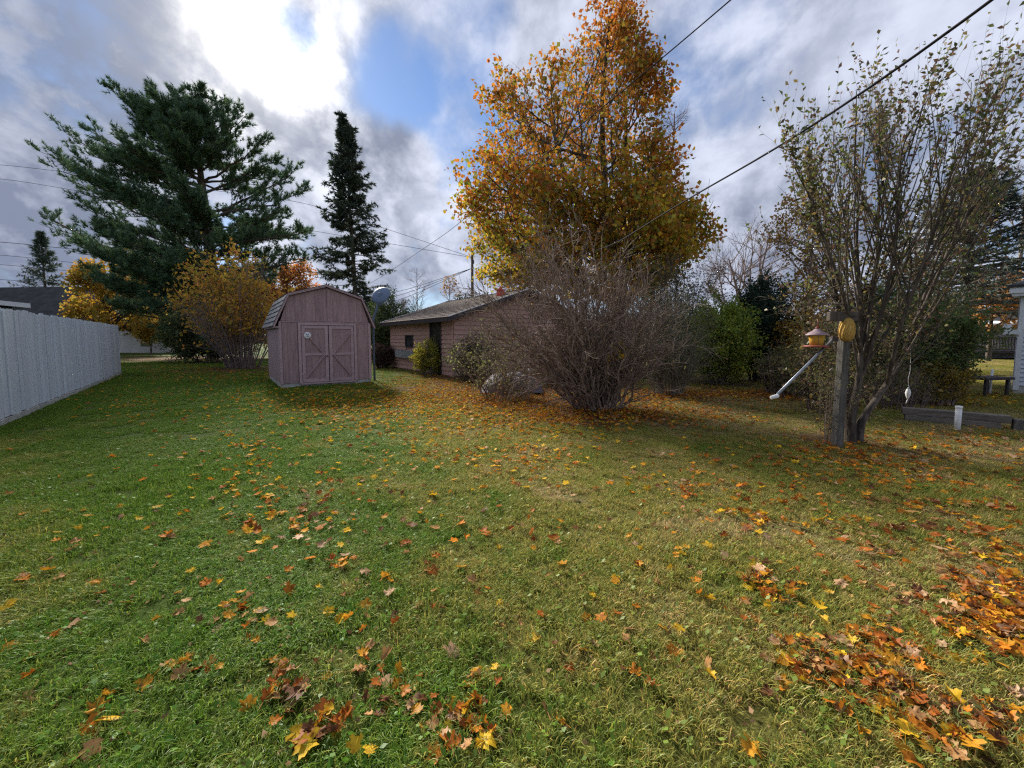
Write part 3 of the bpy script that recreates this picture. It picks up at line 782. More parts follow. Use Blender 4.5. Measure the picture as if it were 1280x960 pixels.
def roof_slope(parent, name, p0, p1, y0, y1, courses, mat, th=.035, tabs=.33):
    """stepped courses of shingles from the eave p0 (x,z) up to p1, running from y0 to y1: one part a course"""
    p0, p1 = Vector((p0[0], 0, p0[1])), Vector((p1[0], 0, p1[1])); d = (p1 - p0) / courses; n = Vector((-d.z, 0, d.x)).normalized()
    if n.z < 0: n = -n
    dk = MB().prism([p0 + Vector((0, y0, 0)), p1 + Vector((0, y0, 0)), p1 + n * th + Vector((0, y0, 0)), p0 + n * th + Vector((0, y0, 0))], (0, y1 - y0, 0)).build(name, M_FASC if mat is not M_SHING else M_SHEDT, parent)
    for c in range(courses):
        a = p0 + d * c; b = p0 + d * (c + 1.08) if c < courses - 1 else p1; m = MB(); y = y0 - .012
        while y < y1 + .01:
            w = tabs * (.9 + .2 * rng.random()); e = min(y + w, y1 + .012); lift = .010 + .006 * rng.random()
            A = a + n * (th + lift + .006) - d.normalized() * (.012 + .008 * rng.random()); B = b + n * (th + .003)
            m.prism([A + Vector((0, y, 0)), B + Vector((0, y, 0)), B - n * .003 + Vector((0, y, 0)), A - n * .008 + Vector((0, y, 0))], (0, e - y - .006, 0)); y = e
        m.build('shingle_course', mat, dk)


rf = [(-.13, 1.74), (.25, 2.635), (SW / 2, 2.95), (SW - .25, 2.635), (SW + .13, 1.74)]
for k in range(4): roof_slope(shed, 'roof_slope', *((rf[k], rf[k + 1]) if k < 2 else (rf[k + 1], rf[k])), -.07, SD + .05, 6 if k in (0, 3) else 6, M_SHING, .03)
for k in range(4):
    a, b = rf[k], rf[k + 1]; MB().bar((a[0], -.055, a[1] - .02), (b[0], -.055, b[1] - .02), .02, .07, (0, 1, 0)).build('rake_board', M_SHEDT, shed)
MB().box(-.11, .0, -.04, SD, 1.70, 1.735).build('soffit', M_SHEDT, shed)

# ------------------------------------------------------------------ satellite dish on a mast behind the shed
dp = at(476, 369, 12.9)
dish = thing('satellite_dish', 'blue grey satellite dish on a bent mast beside the shed', 'satellite dish', (dp.x - .22, dp.y - .02, 0))
m = MB(); k = 28; ring = []
for j, (r_, dz) in enumerate([(.001, .10), (.10, .096), (.2, .082), (.3, .052), (.38, .0), (.385, -.012), (.375, -.012), (.2, .062), (.001, .085)]):
    for i in range(k): a = 2 * math.pi * i / k; ring.append((r_ * math.cos(a), r_ * .94 * math.sin(a), dz))
ring = [(a_ * .86, b_ * .86, c_ * .86) for a_, b_, c_ in ring]
m.add(ring, [(j * k + i, j * k + (i + 1) % k, (j + 1) * k + (i + 1) % k, (j + 1) * k + i) for j in range(8) for i in range(k)])
db = m.build('reflector', M_DISH, dish, True); db.location = (.22, .02, dp.z); db.rotation_euler = (R(66), 0, R(-14))
MB().tube([(-.06, .05, 0), (-.06, .05, 1.9), (-.03, .04, 2.08), (.1, .02, 2.42), (.19, -.04, dp.z - .1), (.21, -.03, dp.z)], .035, 10).build('mast', M_DISH, dish, True)
MB().box(.16, .27, -.10, .0, dp.z - .08, dp.z + .08).build('bracket', M_DISH, dish, bevel=.01)
MB().tube([(.21, 0, dp.z - .32), (.16, .34, dp.z - .22), (.12, .55, dp.z - .06)], .018, 8).build('feed_arm', M_DISH, dish, True)

# ------------------------------------------------------------------ low garage
GW, GL, GE, GP = 6.4, 6.3, 2.16, 3.28
gar = thing('garage', 'low pink lap sided garage with brown shingle roof behind the shrubs', 'garage', (GAR_O[0], GAR_O[1], 0), SRZ)
MB().prism([(0.02, .02, 0), (.02, .02, GE - .05), (GW / 2, .02, GP - .1), (GW - .02, .02, GE - .05), (GW - .02, .02, 0)], (0, GL - .04, 0)).build('wall', M_GAR, gar)
# eave side: local plane x=0 facing -x; run of length GL. A child frame turns it into the board plane
side = bpy.data.objects.new('side_wall', None); COL.objects.link(side); side.parent = gar
side.location = (0, GL, 0); side.rotation_euler = (0, 0, R(-90))
sl_door = (4.43, 5.33, 0, 2.0); sl_win = (1.88, 2.72, 1.02, 1.55)
lap_boards(side, GL, .06, GE - .02, .165, M_GAR, [sl_door, sl_win])
MB().box(4.44, 5.32, -.012, -.002, .02, 2.0).build('door', M_BLACK, side)
for a, b, c, d in ((4.37, 4.44, .02, 2.06), (5.32, 5.39, .02, 2.06), (4.44, 5.32, 2.0, 2.06)): MB().box(a, b, -.045, -.0005, c, d).build('door_frame', M_FASC, side)
wn = MB().box(1.90, 2.70, -.014, -.004, 1.05, 1.52).build('window', M_GLASS, side)
for a, b, c, d in ((1.85, 1.905, 1.02, 1.55), (2.695, 2.75, 1.02, 1.55), (1.905, 2.695, 1.02, 1.06), (1.905, 2.695, 1.51, 1.55)): MB().box(a, b, -.05, -.003, c, d).build('window_frame', M_FASC, side)
bx = MB().box(1.05, 3.2, -.20, -.035, .58, .60).box(1.05, 3.2, -.06, -.035, .60, .84).build('window_box', M_TIMBER, gar)
bx.location = side.location; bx.rotation_euler = side.rotation_euler
for k in range(16):
    xx = 1.05 + k * .134; MB().box(xx, xx + .112, -.218, -.2005, .55, .87 + .012 * (k % 3)).build('slat', M_FENCED, bx)
for xx in (-.0, GL - .07): MB().box(xx, xx + .07, -.05, .0, .02, GE - .02).build('corner_board', M_GAR, side)
gable = bpy.data.objects.new('gable_wall', None); COL.objects.link(gable); gable.parent = gar
lap_boards(gable, GW, .06, GP - .12, .165, M_GAR, [], top=lambda z: (0, GW) if z < GE - .08 else (max(0, (z - GE + .1) / (GP - GE) * GW / 2), min(GW, GW - (z - GE + .1) / (GP - GE) * GW / 2)))
gr_ = [(-.42, GE - .10), (GW / 2, GP), (GW + .42, GE - .10)]
roof_slope(gar, 'roof_slope', gr_[0], gr_[1], -.35, GL + .35, 14, M_GARROOF, .07, .6)
roof_slope(gar, 'roof_slope', gr_[2], gr_[1], -.35, GL + .35, 14, M_GARROOF, .07, .6)
for a, b in ((gr_[0], gr_[1]), (gr_[2], gr_[1])):
    for yy in (-.372, GL + .352):
        MB().prism([(a[0], yy, a[1] - .09), (b[0], yy, b[1] - .09), (b[0], yy, b[1] + .075), (a[0], yy, a[1] + .075)], (0, .02, 0)).build('rake_board', M_FASC, gar)
        MB().bar((a[0], yy + .01, a[1] + .09), (b[0], yy + .01, b[1] + .09), .035, .02, (0, 1, 0)).build('drip_edge', M_WHITE, gar)
for xx, s_ in ((-.445, 1), (GW + .42, 1)): MB().box(xx, xx + .025, -.35, GL + .35, GE - .18, GE - .015).build('fascia', M_FASC, gar)
MB().box(GW / 2 - .06, GW / 2 + .06, -.36, GL + .36, GP + .075, GP + .10).build('ridge_cap', M_GARROOF, gar)
M_BRICK = surf('chimney_red', (.55, .08, .05), (.65, .13, .08), None, .7)
ch = MB().box(2.42, 2.66, .60, .84, 2.9, 3.34).build('chimney', M_BRICK, gar)
MB().box(2.39, 2.69, .57, .87, 3.34, 3.38).build('chimney_cap', M_BRICK, ch)
MB().tube([(2.54, .72, 3.37), (2.54, .72, 3.47)], .07, 12).build('chimney_pot', M_BRICK, ch, True)

# ------------------------------------------------------------------ pale house across the way, left
hp = at(212, 438, 38); HX0, HX1 = -30, 0
ho = thing('ranch_house', 'long pale house with dark roof and blue fascia beyond the fence', 'house', (hp.x, hp.y, 0), R(-4))
MB().box(HX0, 0, 0, 8, 1.15, 3.4).build('wall', M_HWALL, ho)
MB().box(HX0, .04, -.05, 8.05, 0, 1.15).build('base_wall', M_HBASE, ho)
for k in range(9): MB().box(HX0, .01, -.022, -.0, 1.16 + k * .25, 1.16 + k * .25 + .235).build('siding_board', M_HWALL, ho)
MB().prism([(HX0, -.7, 3.36), (HX0, 4, 7.0), (HX0, 8.7, 3.36), (HX0, 8.7, 3.22), (HX0, -.7, 3.22)], (30.6 - 3.2, 0, 0)).add(
    [(27.4 - 30, -.7, 3.36), (27.4 - 30, 4, 7.0), (27.4 - 30, 8.7, 3.36), (.6, -.7, 3.36), (.6, 8.7, 3.36), (.6, -.7, 3.22), (.6, 8.7, 3.22), (-2.6, -.7, 3.22), (-2.6, 8.7, 3.22)],
    [(0, 3, 1), (1, 3, 4), (1, 4, 2), (3, 5, 6, 4), (0, 7, 5, 3), (2, 4, 6, 8), (7, 8, 6, 5)]).build('roof', M_ROOFD, ho)
MB().box(HX0, .62, -.76, -.705, 3.10, 3.40).build('fascia', M_BLUE, ho)
MB().box(-2.9, -1.7, -.07, -.045, .62, .95).build('vent', M_GLASS, ho)
MB().box(-6.2, -5.85, -.16, -.02, 1.0, 1.7).build('meter_box', M_FASC, ho); MB().tube([(-6.0, -.1, 1.7), (-6.0, -.1, 3.3)], .04).build('conduit', M_WHITE, ho)
MB().lathe([(.14, 0), (.16, .05), (.12, .12)], 16, (0, 0, 0)).build('vent_cap', M_WHITE, ho).location = (-4.6, -.16, 1.75)
for a, b in ((-13.5, -11.8), (-19, -17)):
    w_ = MB().box(a, b, -.06, -.025, 1.7, 2.9).build('window', M_GLASS, ho)
    for q in ((a - .08, a, 1.62, 2.98), (b, b + .08, 1.62, 2.98), (a, b, 1.62, 1.7), (a, b, 2.9, 2.98)): MB().box(q[0], q[1], -.08, -.02, q[2], q[3]).build('frame', M_WHITE, w_)

# neighbour's outbuilding just over the fence: only its eave corner shows
nb = at(36, 381, 11.5)
no = thing('neighbour_outbuilding', 'low outbuilding with white eave edge behind the board fence', 'outbuilding', (nb.x, nb.y, 0), R(62))
MB().box(-5, -.35, .3, 5, 0, 2.30).build('wall', M_TIMBER, no)
MB().prism([(0, 0, nb.z - .02), (0, 5.3, nb.z - .02), (-5.4, 5.3, nb.z + .42), (-5.4, 0, nb.z + .42)], (0, 0, .05)).build('roof', M_ROOFD, no)
MB().prism([(0.004, -.03, nb.z - .09), (-5.4, -.03, nb.z + .35), (-5.4, -.03, nb.z + .48), (.004, -.03, nb.z + .04)], (0, .025, 0)).build('fascia', M_WHITE, no)
MB().box(.003, .025, -.03, 5.3, nb.z - .09, nb.z + .04).build('fascia', M_WHITE, no)

# ------------------------------------------------------------------ white house corner at the side yard, right
wp = gnd(1268, 492)
wh = thing('white_house', 'white lap sided house corner with boxed eave at the side yard', 'house', (wp.x, wp.y, 0), R(-55))
MB().box(.02, 6, .02, 6, 0, 2.5).build('wall', M_SIDE, wh)
lap_boards(wh, 6.0, .22, 2.45, .11, M_SIDE)
sf = bpy.data.objects.new('end_wall', None); COL.objects.link(sf); sf.parent = wh; sf.location = (0, 6, 0); sf.rotation_euler = (0, 0, R(-90)); lap_boards(sf, 6.0, .22, 2.45, .11, M_SIDE)
MB().box(-.03, 6, -.02, .015, 0, .215).build('foundation', M_CONC, wh)
MB().box(-.045, .06, -.05, -.028, .1, 2.45).build('corner_board', M_WHITE, wh); MB().box(-.047, -.030, -.05, .06, .1, 2.45).build('corner_board', M_WHITE, wh)
MB().box(-.16, 6, -.25, .3, 2.45, 2.52).box(-.20, 6, -.30, .3, 2.52, 2.66).build('eave', M_WHITE, wh)
MB().prism([(-.22, -.34, 2.66), (6, -.34, 2.66), (6, 3, 3.05), (-.22, 3, 3.05)], (0, 0, .06)).build('roof', M_ROOFD, wh)
MB().box(-.26, -.03, -.09, .02, 1.50, 1.62).lathe([(.05, 0), (.08, .05), (.06, .14)], 12, (-.2, -.03, 1.62)).build('wall_lamp', M_WHITE, wh)

# ------------------------------------------------------------------ farther house with a deck, right
dpz = at(1226, 450, 27)
dk = thing('deck_house', 'far pale house with raised deck and dark railing past the spruce', 'house', (dpz.x, dpz.y, 0), R(-30))
MB().box(-2.5, 9, 2.2, 8, 0, 2.6).build('wall', M_HWALL, dk)
MB().prism([(-3, 1.6, 2.55), (9.4, 1.6, 2.55), (9.4, 5, 3.5), (-3, 5, 3.5)], (0, 0, .08)).build('roof', M_ROOFD, dk)
MB().box(-3, 9.4, 1.54, 1.598, 2.42, 2.65).build('fascia', M_WHITE, dk)
MB().prism([(-1.2, -.6, 2.28), (4.5, -.6, 2.28), (4.5, 2.0, 2.55), (-1.2, 2.0, 2.55)], (0, 0, .12)).build('porch_roof', M_WHITE, dk)
MB().box(-.6, .35, 2.16, 2.195, .55, 2.3).build('door', M_GLASS, dk)
MB().box(-1.0, 4.5, -.2, 2.19, .42, .52).build('deck', M_FASC, dk)
for z in (.62, 1.42): MB().box(-1.0, 4.5, -.2, -.14, z, z + .06).build('rail', M_FASC, dk)
for k in range(40): MB().box(-.98 + k * .139, -.98 + k * .139 + .05, -.195, -.145, .68, 1.42).build('baluster', M_FASC, dk)
for xx in (-1.06, 1.6, 4.44): MB().box(xx, xx + .1, -.22, -.12, 0, 2.3).build('post', M_WHITE if xx > 2 else M_FASC, dk)

# ------------------------------------------------------------------ trees
def G3(px, py): p = gnd(px, py); return np.array([p.x, p.y, 0.0])


def B3(px, D): return np.array([(px - 640) / F * D, D, 0.0])


def zpx(py, D): return at(640, py, D).z


def xpx(px, D, base): return (px - 640) / F * D - base[0]


def outline(rows, D, base):
    """rows of (row, left, right) in photo pixels at the tree's distance -> heights and half widths in metres"""
    rows = sorted(rows, key=lambda r: -r[0])
    return [max(.05, zpx(r[0], D)) for r in rows], [at(r[1], r[0], D).x - base[0] for r in rows], [at(r[2], r[0], D).x - base[0] for r in rows]


# big orange maple behind the garage
D = 20.0; mb = B3(772, D)
env = Env(mb, *outline([(372, 660, 800), (345, 592, 850), (320, 574, 872), (290, 566, 876), (262, 566, 862), (230, 570, 850), (200, 576, 846), (170, 584, 844), (135, 592, 840), (105, 604, 830), (75, 620, 820), (45, 645, 814), (15, 688, 808), (-4, 728, 796), (-12, 740, 775)], D, mb), dep=.72, lumpy=.11, seed=2.0)
mh = zpx(-5, D)
MAPLE = [(.44, .14, .022), (.50, .20, .026), (.42, .15, .022), (.50, .23, .028), (.35, .23, .03), (.21, .20, .03), (.48, .27, .035), (.45, .17, .024)]
trunk = [(0, 0, -.1), (0, 0, 1.5), (-.1, .1, 3.2), (-.3, .1, 5.0), (-.65, .1, 7.6), (-.9, 0, 10.2), (-1.0, 0, 13), (-.7, 0, mh - 1.2)]
forks = [[(-.05, .1, 3.4), (.35, .2, 5.0), (.6, .3, 7.5), (.3, .3, 10.5), (.2, .1, 13.2)], [(0, 0, 2.6), (1.0, -.4, 4.2), (2.2, -.6, 5.6), (3.6, -.5, 6.6)], [(-.1, .1, 3.0), (-1.6, .4, 4.2), (-3.6, .5, 5.2), (-6.0, .3, 6.0)],
         [(-.3, 0, 4.8), (-1.6, -.6, 6.8), (-3.0, -.9, 9.4), (-3.6, -.6, 12)], [(0, 0, 3.3), (.2, -1.2, 5), (.0, -2.4, 7)], [(0, 0, 3.3), (-.6, 1.4, 5), (-1.2, 2.6, 7.5)]]
broadleaf('maple_tree', 'tall maple with orange and yellow autumn leaves rising behind the garage', mb, env, trunk, .36, MAPLE, nl=(92, 11, 7), leafn=8, lsize=.20, bk='dark', forks=forks, bare=.72, gapf=1.0, lspread=.34, sag=.42, lowcols=[(.50, .34, .03), (.36, .30, .03), (.24, .26, .03), (.54, .33, .03)], cseed=1.2, cscale=.42, spread=.55, a1=(.5, 1.2))
# bare boughs of a second tree at the maple's side
D = 21.5; b2 = B3(812, D)
env = Env(b2, *outline([(330, 780, 850), (290, 800, 862), (250, 812, 872), (200, 815, 880), (150, 815, 868), (120, 820, 862)], D, b2), dep=.6, lumpy=.3, seed=5)
broadleaf('bare_maple', 'leafless grey tree with fine twigs poking out beside the orange maple', b2, env, [(0, 0, -.1), (0, 0, 3), (.3, 0, 6), (.8, 0, 9), (1.0, 0, 12), (1.0, 0, 13.2)], .14, MAPLE, nl=(34, 7, 5), leafn=0, bk='mauve')

# wide white pine with long swept boughs
D = 29.0; pb = B3(268, D)
pine = thing('white_pine', 'broad dark green pine with long boughs sweeping out past the house', 'tree', tuple(pb))
tp = np.array([pb + [0, 0, -.2], pb + [-.1, 0, 3], pb + [.1, 0, 6], pb + [.0, 0, 9.5], pb + [-.3, 0, 13], pb + [-.6, 0, zpx(122, D)]])[None]
wood = [tubes(tp, np.array([[.52, .46, .40, .31, .2, .05]]), 10)]
S = []; E = []
for (sx, sy, ex, ey) in [(600, 470, 105, 240), (600, 640, 90, 415), (600, 380, 180, 198), (600, 330, 255, 192), (600, 260, 320, 66), (600, 300, 345, 195), (600, 220, 440, 75), (600, 200, 500, 78), (600, 180, 562, 74),
                         (605, 200, 628, 100), (605, 300, 705, 140), (610, 340, 765, 215), (610, 370, 790, 270), (615, 430, 855, 300), (615, 440, 882, 365), (620, 510, 885, 478), (625, 600, 885, 555), (600, 560, 215, 392), (600, 430, 150, 300),
                         (600, 420, 220, 280), (600, 350, 230, 245), (600, 240, 400, 130), (600, 700, 240, 590), (600, 680, 150, 470), (600, 660, 260, 520), (610, 560, 800, 540), (605, 260, 660, 135), (600, 280, 360, 120),
                         (600, 510, 330, 470), (620, 480, 820, 430), (600, 620, 330, 600), (600, 690, 330, 690), (610, 640, 760, 640), (610, 690, 720, 700), (600, 500, 200, 330), (600, 400, 300, 250)]:
    dd = rng.uniform(-2.6, 2.6); S.append(at(sx / 2.286, 80 + sy / 2.286, D)); q = at(ex / 2.286, 80 + ey / 2.286, D + dd); E.append(q)
S = np.array([[p.x, p.y, p.z] for p in S]); E = np.array([[p.x, p.y, p.z] for p in E]); E = S + (E - S) * .94
S[:, 0] = np.interp(S[:, 2], tp[0][:, 2], tp[0][:, 0])
k = 88; zf = 2.0 + 14.5 * rng.random(k) ** 1.35; az = np.where(rng.random(k) < .36, rng.uniform(.25, math.pi - .25, k), -rng.uniform(.25, math.pi - .25, k)); ln_ = np.interp(zf, [3, 7, 12, 17], [5.5, 6.5, 4.6, 2.0]) * rng.uniform(.7, 1.1, k)
S2 = np.stack([np.interp(zf, tp[0][:, 2], tp[0][:, 0]), np.full(k, pb[1]), zf], 1); E2 = S2 + np.stack([np.cos(az) * ln_, np.sin(az) * ln_, ln_ * rng.uniform(.1, .45, k)], 1)
S = np.concatenate([S, S2]); E = np.concatenate([E, E2]); n = 10; tt = np.linspace(0, 1, n)[None, :, None]; Lb = np.linalg.norm(E - S, axis=1)
mid = (S + E) / 2; mid[:, 2] -= Lb * .05
P1 = (1 - tt) ** 2 * S[:, None] + 2 * tt * (1 - tt) * mid[:, None] + tt ** 2 * E[:, None]; P1[:, 1:-1] += rng.normal(0, .07, P1[:, 1:-1].shape)
R1 = taper(.035 + Lb * .011, n, .16); wood.append(tubes(P1, R1, 6))
k2 = 18; s_, d_, rp, q = spawn(P1, R1, k2, .2, 1.0, .45, .85); d_[:, 2] = d_[:, 2] * .35 + .16; d_ = nrm(d_)
L2 = np.repeat(Lb, k2) * .21 * (1.25 - .8 * q) * rng.uniform(.6, 1.15, len(s_)) + .25
P2 = grow(s_, d_, L2, 6, .09, (0, 0, .06)); R2 = taper(np.minimum(rp * .5, .035), 6, .25); wood.append(tubes(P2, R2, 4))
s_, d_, rp, q = spawn(P2, R2, 8, .2, 1.0, .3, .85); d_[:, 2] += .25; d_ = nrm(d_); P3 = grow(s_, d_, rng.uniform(.25, .6, len(s_)), 4, .1, (0, 0, .12)); R3 = taper(np.minimum(rp * .5, .012), 4, .4); wood.append(tubes(P3, R3, 3))
s_, d_, rp, q = spawn(P3, R3, 3, .35, 1.0, .2, .7); d_[:, 2] += .3
V, Fc = needles(s_, nrm(d_), 9, .29, .042, .9)
cc = palette(s_, [(.074, .138, .072), (.098, .168, .076), (.056, .112, .070), (.125, .19, .08), (.078, .148, .088)], .5, 3.0, .6, .2)
finish(pine, wood, None, (V, Fc), np.repeat(cc, 9, 0), 'dark', NEEDLE)

# conifers
SPR = [(.05, .078, .058), (.068, .098, .066), (.042, .066, .056), (.088, .108, .07)]
D = 35.0; b = B3(449, D)
spruce('spruce_tree', 'tall narrow spruce with ragged boughs standing between shed and garage', b, zpx(150, D), ([0, .1, .25, .5, .75, .9, 1], [3.0, 3.0, 2.75, 2.3, 1.6, 1.1, .6]), SPR, whorls=52, per=8, droop=-.12, ln=.34, w=.085, r0=.28, k2=9, k3=4, nn=6, sparse=.36, lean=(-.75, 0), z0=.06, jag=.30)
D = 62.0; b = B3(63, D)
spruce('spruce_tree', 'distant blue green spruce with pointed top above the dark house roof', b, zpx(289, D), ([0, .3, 1], [4.6, 3.8, .2]), SPR, whorls=30, per=6, ln=.5, w=.10, r0=.3, k2=7, k3=2, nn=5, jag=.25)
D = 15.5; b = B3(1204, D)
spruce('spruce_tree', 'wide dark spruce with layered boughs beside the white house', b, zpx(212, D), ([0, .15, .4, .7, .9, 1], [4.2, 4.2, 3.4, 2.0, .8, .1]), SPR, whorls=30, per=8, droop=-.2, ln=.17, w=.035, r0=.2, k2=10, k3=4, nn=6, z0=.30, sparse=.22, jag=.22)

# crab apple with many upright shoots at the feeder post
cb = G3(1070, 555); D = cb[1]
ct = thing('crabapple_tree', 'many stemmed small tree with upright shoots and sparse leaves by feeder post', 'tree', tuple(cb))
def cp(px, py, dy=0.0):
    p = at(px, py, D + dy); return np.array([p.x, p.y, max(p.z, -.05)])
ST = [[(1064, 566, 0), (1066, 520, .02), (1074, 470, .05), (1080, 420, .05), (1074, 370, .0), (1062, 300, -.1), (1052, 250, -.2)],
      [(1072, 566, .05), (1076, 528, .05), (1090, 508, .1), (1112, 480, .15), (1128, 440, .25), (1150, 395, .3), (1172, 320, .4), (1196, 260, .5)],
      [(1062, 565, .1), (1060, 500, .15), (1056, 440, .25), (1048, 380, .35), (1030, 310, .5), (1008, 230, .6)],
      [(1078, 470, .05), (1094, 420, -.1), (1108, 360, -.2), (1120, 290, -.3), (1126, 200, -.35), (1134, 170, -.4)],
      [(1080, 430, .05), (1092, 370, .3), (1098, 300, .45), (1100, 220, .6), (1100, 180, .7)],
      [(1108, 484, .15), (1120, 430, -.15), (1140, 370, -.35), (1165, 300, -.5), (1190, 220, -.6), (1208, 180, -.6)],
      [(1076, 440, .0), (1060, 390, -.25), (1040, 330, -.45), (1018, 265, -.55), (990, 200, -.6)],
      [(1140, 410, .3), (1175, 340, .1), (1210, 260, .0), (1240, 180, .0)]]
wood = []; PP = []; RR = []
for j, s_ in enumerate(ST):
    q = np.array([cp(*v) for v in s_]); u = np.linspace(0, 1, len(q)); uu = np.linspace(0, 1, 14); q = np.stack([np.interp(uu, u, q[:, a]) for a in range(3)], 1); q[1:-1] += rng.normal(0, .012, (12, 3)); q[1:-1] = (q[:-2] + 2 * q[1:-1] + q[2:]) / 4
    r_ = (.054 if j < 3 else .030); PP.append(q); RR.append(r_ * np.linspace(1, .16, 14) * (1 if j < 3 else .9))
PP = np.array(PP); RR = np.array(RR); wood.append(tubes(PP, RR, 9))
s_, d_, rp, q = spawn(PP, RR, 19, .28, .99, .2, .6); d_[:, 2] = np.abs(d_[:, 2]) + .5; d_[:, 0] *= 1.3; d_ = nrm(d_)
env = Env(cb, [.9, 1.5, 2.0, 2.7, 3.3, 3.9, 4.4, 4.8], [-.6, -1.1, -1.35, -1.35, -1.3, -1.2, -.8, -.1], [.9, 1.3, 1.7, 2.0, 2.1, 2.1, 1.8, 1.0], dep=.75, lumpy=.12)
L = np.clip(env.exit(s_, d_, 4.0) * rng.uniform(.6, 1.05, len(s_)), .3, 3.0); P1 = grow(s_, d_, L, 10, .05, (0, 0, .05)); R1 = taper(np.minimum(rp * .6, .003 + L * .0042), 10, .3); tw = [tubes(P1, R1, 5)]
s_, d_, rp, q = spawn(P1, R1, 7, .2, 1.0, .25, .7); d_[:, 2] += .45; d_ = nrm(d_); L = rng.uniform(.18, .75, len(s_)); P2 = grow(s_, d_, L, 7, .08, (0, 0, .06)); R2 = taper(np.minimum(rp * .6, .0045), 7, .4); tw.append(tubes(P2, R2, 4))
s4, d4, r4, _q = spawn(PP, RR, 9, .18, .62, .5, 1.25); d4[:, 1] = np.abs(d4[:, 1]); d4[:, 2] = np.abs(d4[:, 2]) * .6 + .1; d4 = nrm(d4); l4 = rng.uniform(.3, .95, len(s4)); P4 = grow(s4, d4, l4, 7, .14, (0, 0, .03)); tw.append(tubes(P4, taper(np.minimum(r4 * .5, .006), 7, .35), 4))
s5, d5, r5, _q = spawn(P4, np.full(P4.shape[:2], .004), 6, .15, 1.0, .4, 1.0); P5 = grow(s5, d5, rng.uniform(.15, .5, len(s5)), 7, .14, (0, 0, .03)); R5 = taper(np.full(len(s5), .003), 7, .4); tw.append(tubes(P5, R5, 3)); P2 = np.concatenate([P2, P5]); R2 = np.concatenate([R2, R5]); s_ = np.concatenate([s_, s5])
lowt = s_[:, 2] < 1.9
s3, d3, r3, q = spawn(P2[lowt], R2[lowt], 4, .2, 1.0, .4, 1.1); P3 = grow(s3, d3, rng.uniform(.1, .35, len(s3)), 5, .2); tw.append(tubes(P3, taper(np.full(len(s3), .0022), 5, .5), 3))
Q1, e1, _, _ = spawn(P2, np.ones(P2.shape[:2]), 11, .12, 1.0, .5, 1.2); Q2, e2, _, _ = spawn(P1, np.ones(P1.shape[:2]), 12, .4, 1.0, .5, 1.2); Q3, e3, _, _ = spawn(P3, np.ones(P3.shape[:2]), 2, .3, 1.0, .5, 1.2)
Q = np.concatenate([Q1, Q2, Q3]); e = np.concatenate([e1, e2, e3]); kp = rng.random(len(Q)) < np.where(Q[:, 2] < 2.0, .42, .52); Q, e = Q[kp], e[kp]
lv = leaves(Q, e, .058 * rng.uniform(.6, 1.3, len(Q)), .55, .15)
lc = palette(Q, [(.11, .13, .04), (.15, .12, .05), (.09, .11, .035), (.15, .085, .06), (.20, .15, .045), (.12, .09, .055)], 1.0, 2.0, .8)
finish(ct, wood, tw, lv, lc, 'dark')

# bare twiggy shrub in the middle of the lawn
cbp = G3(746, 512)
shrub('bare_shrub', 'large leafless brown shrub with dense twigs in the middle of the lawn', cbp, 2.2, 3.5, stems=92, nl=(10, 6), bk='twig', foot=.42, r0=.024, low=.04, wob=.32, lean=(-.5, 0), dep=.85, cols=[(.30, .17, .03), (.16, .10, .05)], leafn=1, lsize=.04, lfrac=.03, twr=1.6)
# yellow leaves caught inside the shrub
yl = at(772, 440, cbp[1] - .35); Q = np.array([[yl.x, yl.y, yl.z]]) + rng.normal(0, 1, (26, 3)) * [.11, .09, .13]
V, Fc = leaves(Q, rng.normal(0, 1, (26, 3)), .10, .8); tag(link('caught_leaves', mesh_np('caught_leaves', V, Fc, LEAF, col=np.repeat(palette(Q, [(.62, .36, .03), (.55, .42, .05)], 1, 0), 4, 0))), 'yellow leaves caught among the bare shrub twigs', 'leaves', None, 'stuff')

GG = [(.09, .10, .05), (.06, .075, .035), (.12, .12, .06), (.10, .085, .05)]
shrub('twiggy_shrub', 'grey green twiggy shrub with tiny leaves behind the bare shrub', B3(838, 9.6), 1.1, 2.7, cols=GG, stems=60, nl=(10, 6), leafn=3, lsize=.035, bk='grey', foot=.35, low=.15, r0=.010)
shrub('privet_shrub', 'tall dark leaved shrub with open top beside the maple trunk', B3(842, 13.2), 1.7, 4.1, cols=[(.035, .045, .022), (.055, .06, .03), (.075, .06, .035)], stems=60, nl=(10, 6), leafn=4, lsize=.06, bk='dark', foot=.5, low=.4)
shrub('privet_shrub', 'low dark shrub filling in under the maple trunk', B3(765, 13.8), 2.3, 2.9, cols=[(.05, .06, .03), (.08, .075, .035), (.10, .07, .04)], stems=70, nl=(9, 6), leafn=3, lsize=.06, bk='brown', foot=.6, low=.15, r0=.012)
shrub('lilac_shrub', 'straggly grey shrub with few green leaves against the garage gable', B3(622, 9.2), 1.15, 1.95, cols=[(.09, .11, .035), (.07, .075, .04), (.13, .13, .04)], stems=36, nl=(8, 5), leafn=3, lsize=.05, lfrac=.45, twr=1.2, bk='twig', foot=.35, low=.12, r0=.009, wob=.2)
shrub('bramble', 'low brown bramble tangle in front of the tarp covered heap', B3(636, 8.75), .75, .7, stems=26, nl=(8, 5), bk='twig', foot=.5, r0=.008, low=.2, wob=.3, arch=-.06, twr=1.2, cols=[(.25, .10, .04), (.14, .12, .04)], leafn=1, lsize=.05, lfrac=.3)
shrub('lilac_shrub', 'low brown brush at the corner of the garage', B3(592, 12.6), .95, 1.55, cols=[(.05, .06, .03), (.07, .06, .035)], stems=60, nl=(9, 5), leafn=3, lsize=.05, bk='dark', foot=.4, low=.15, r0=.009)
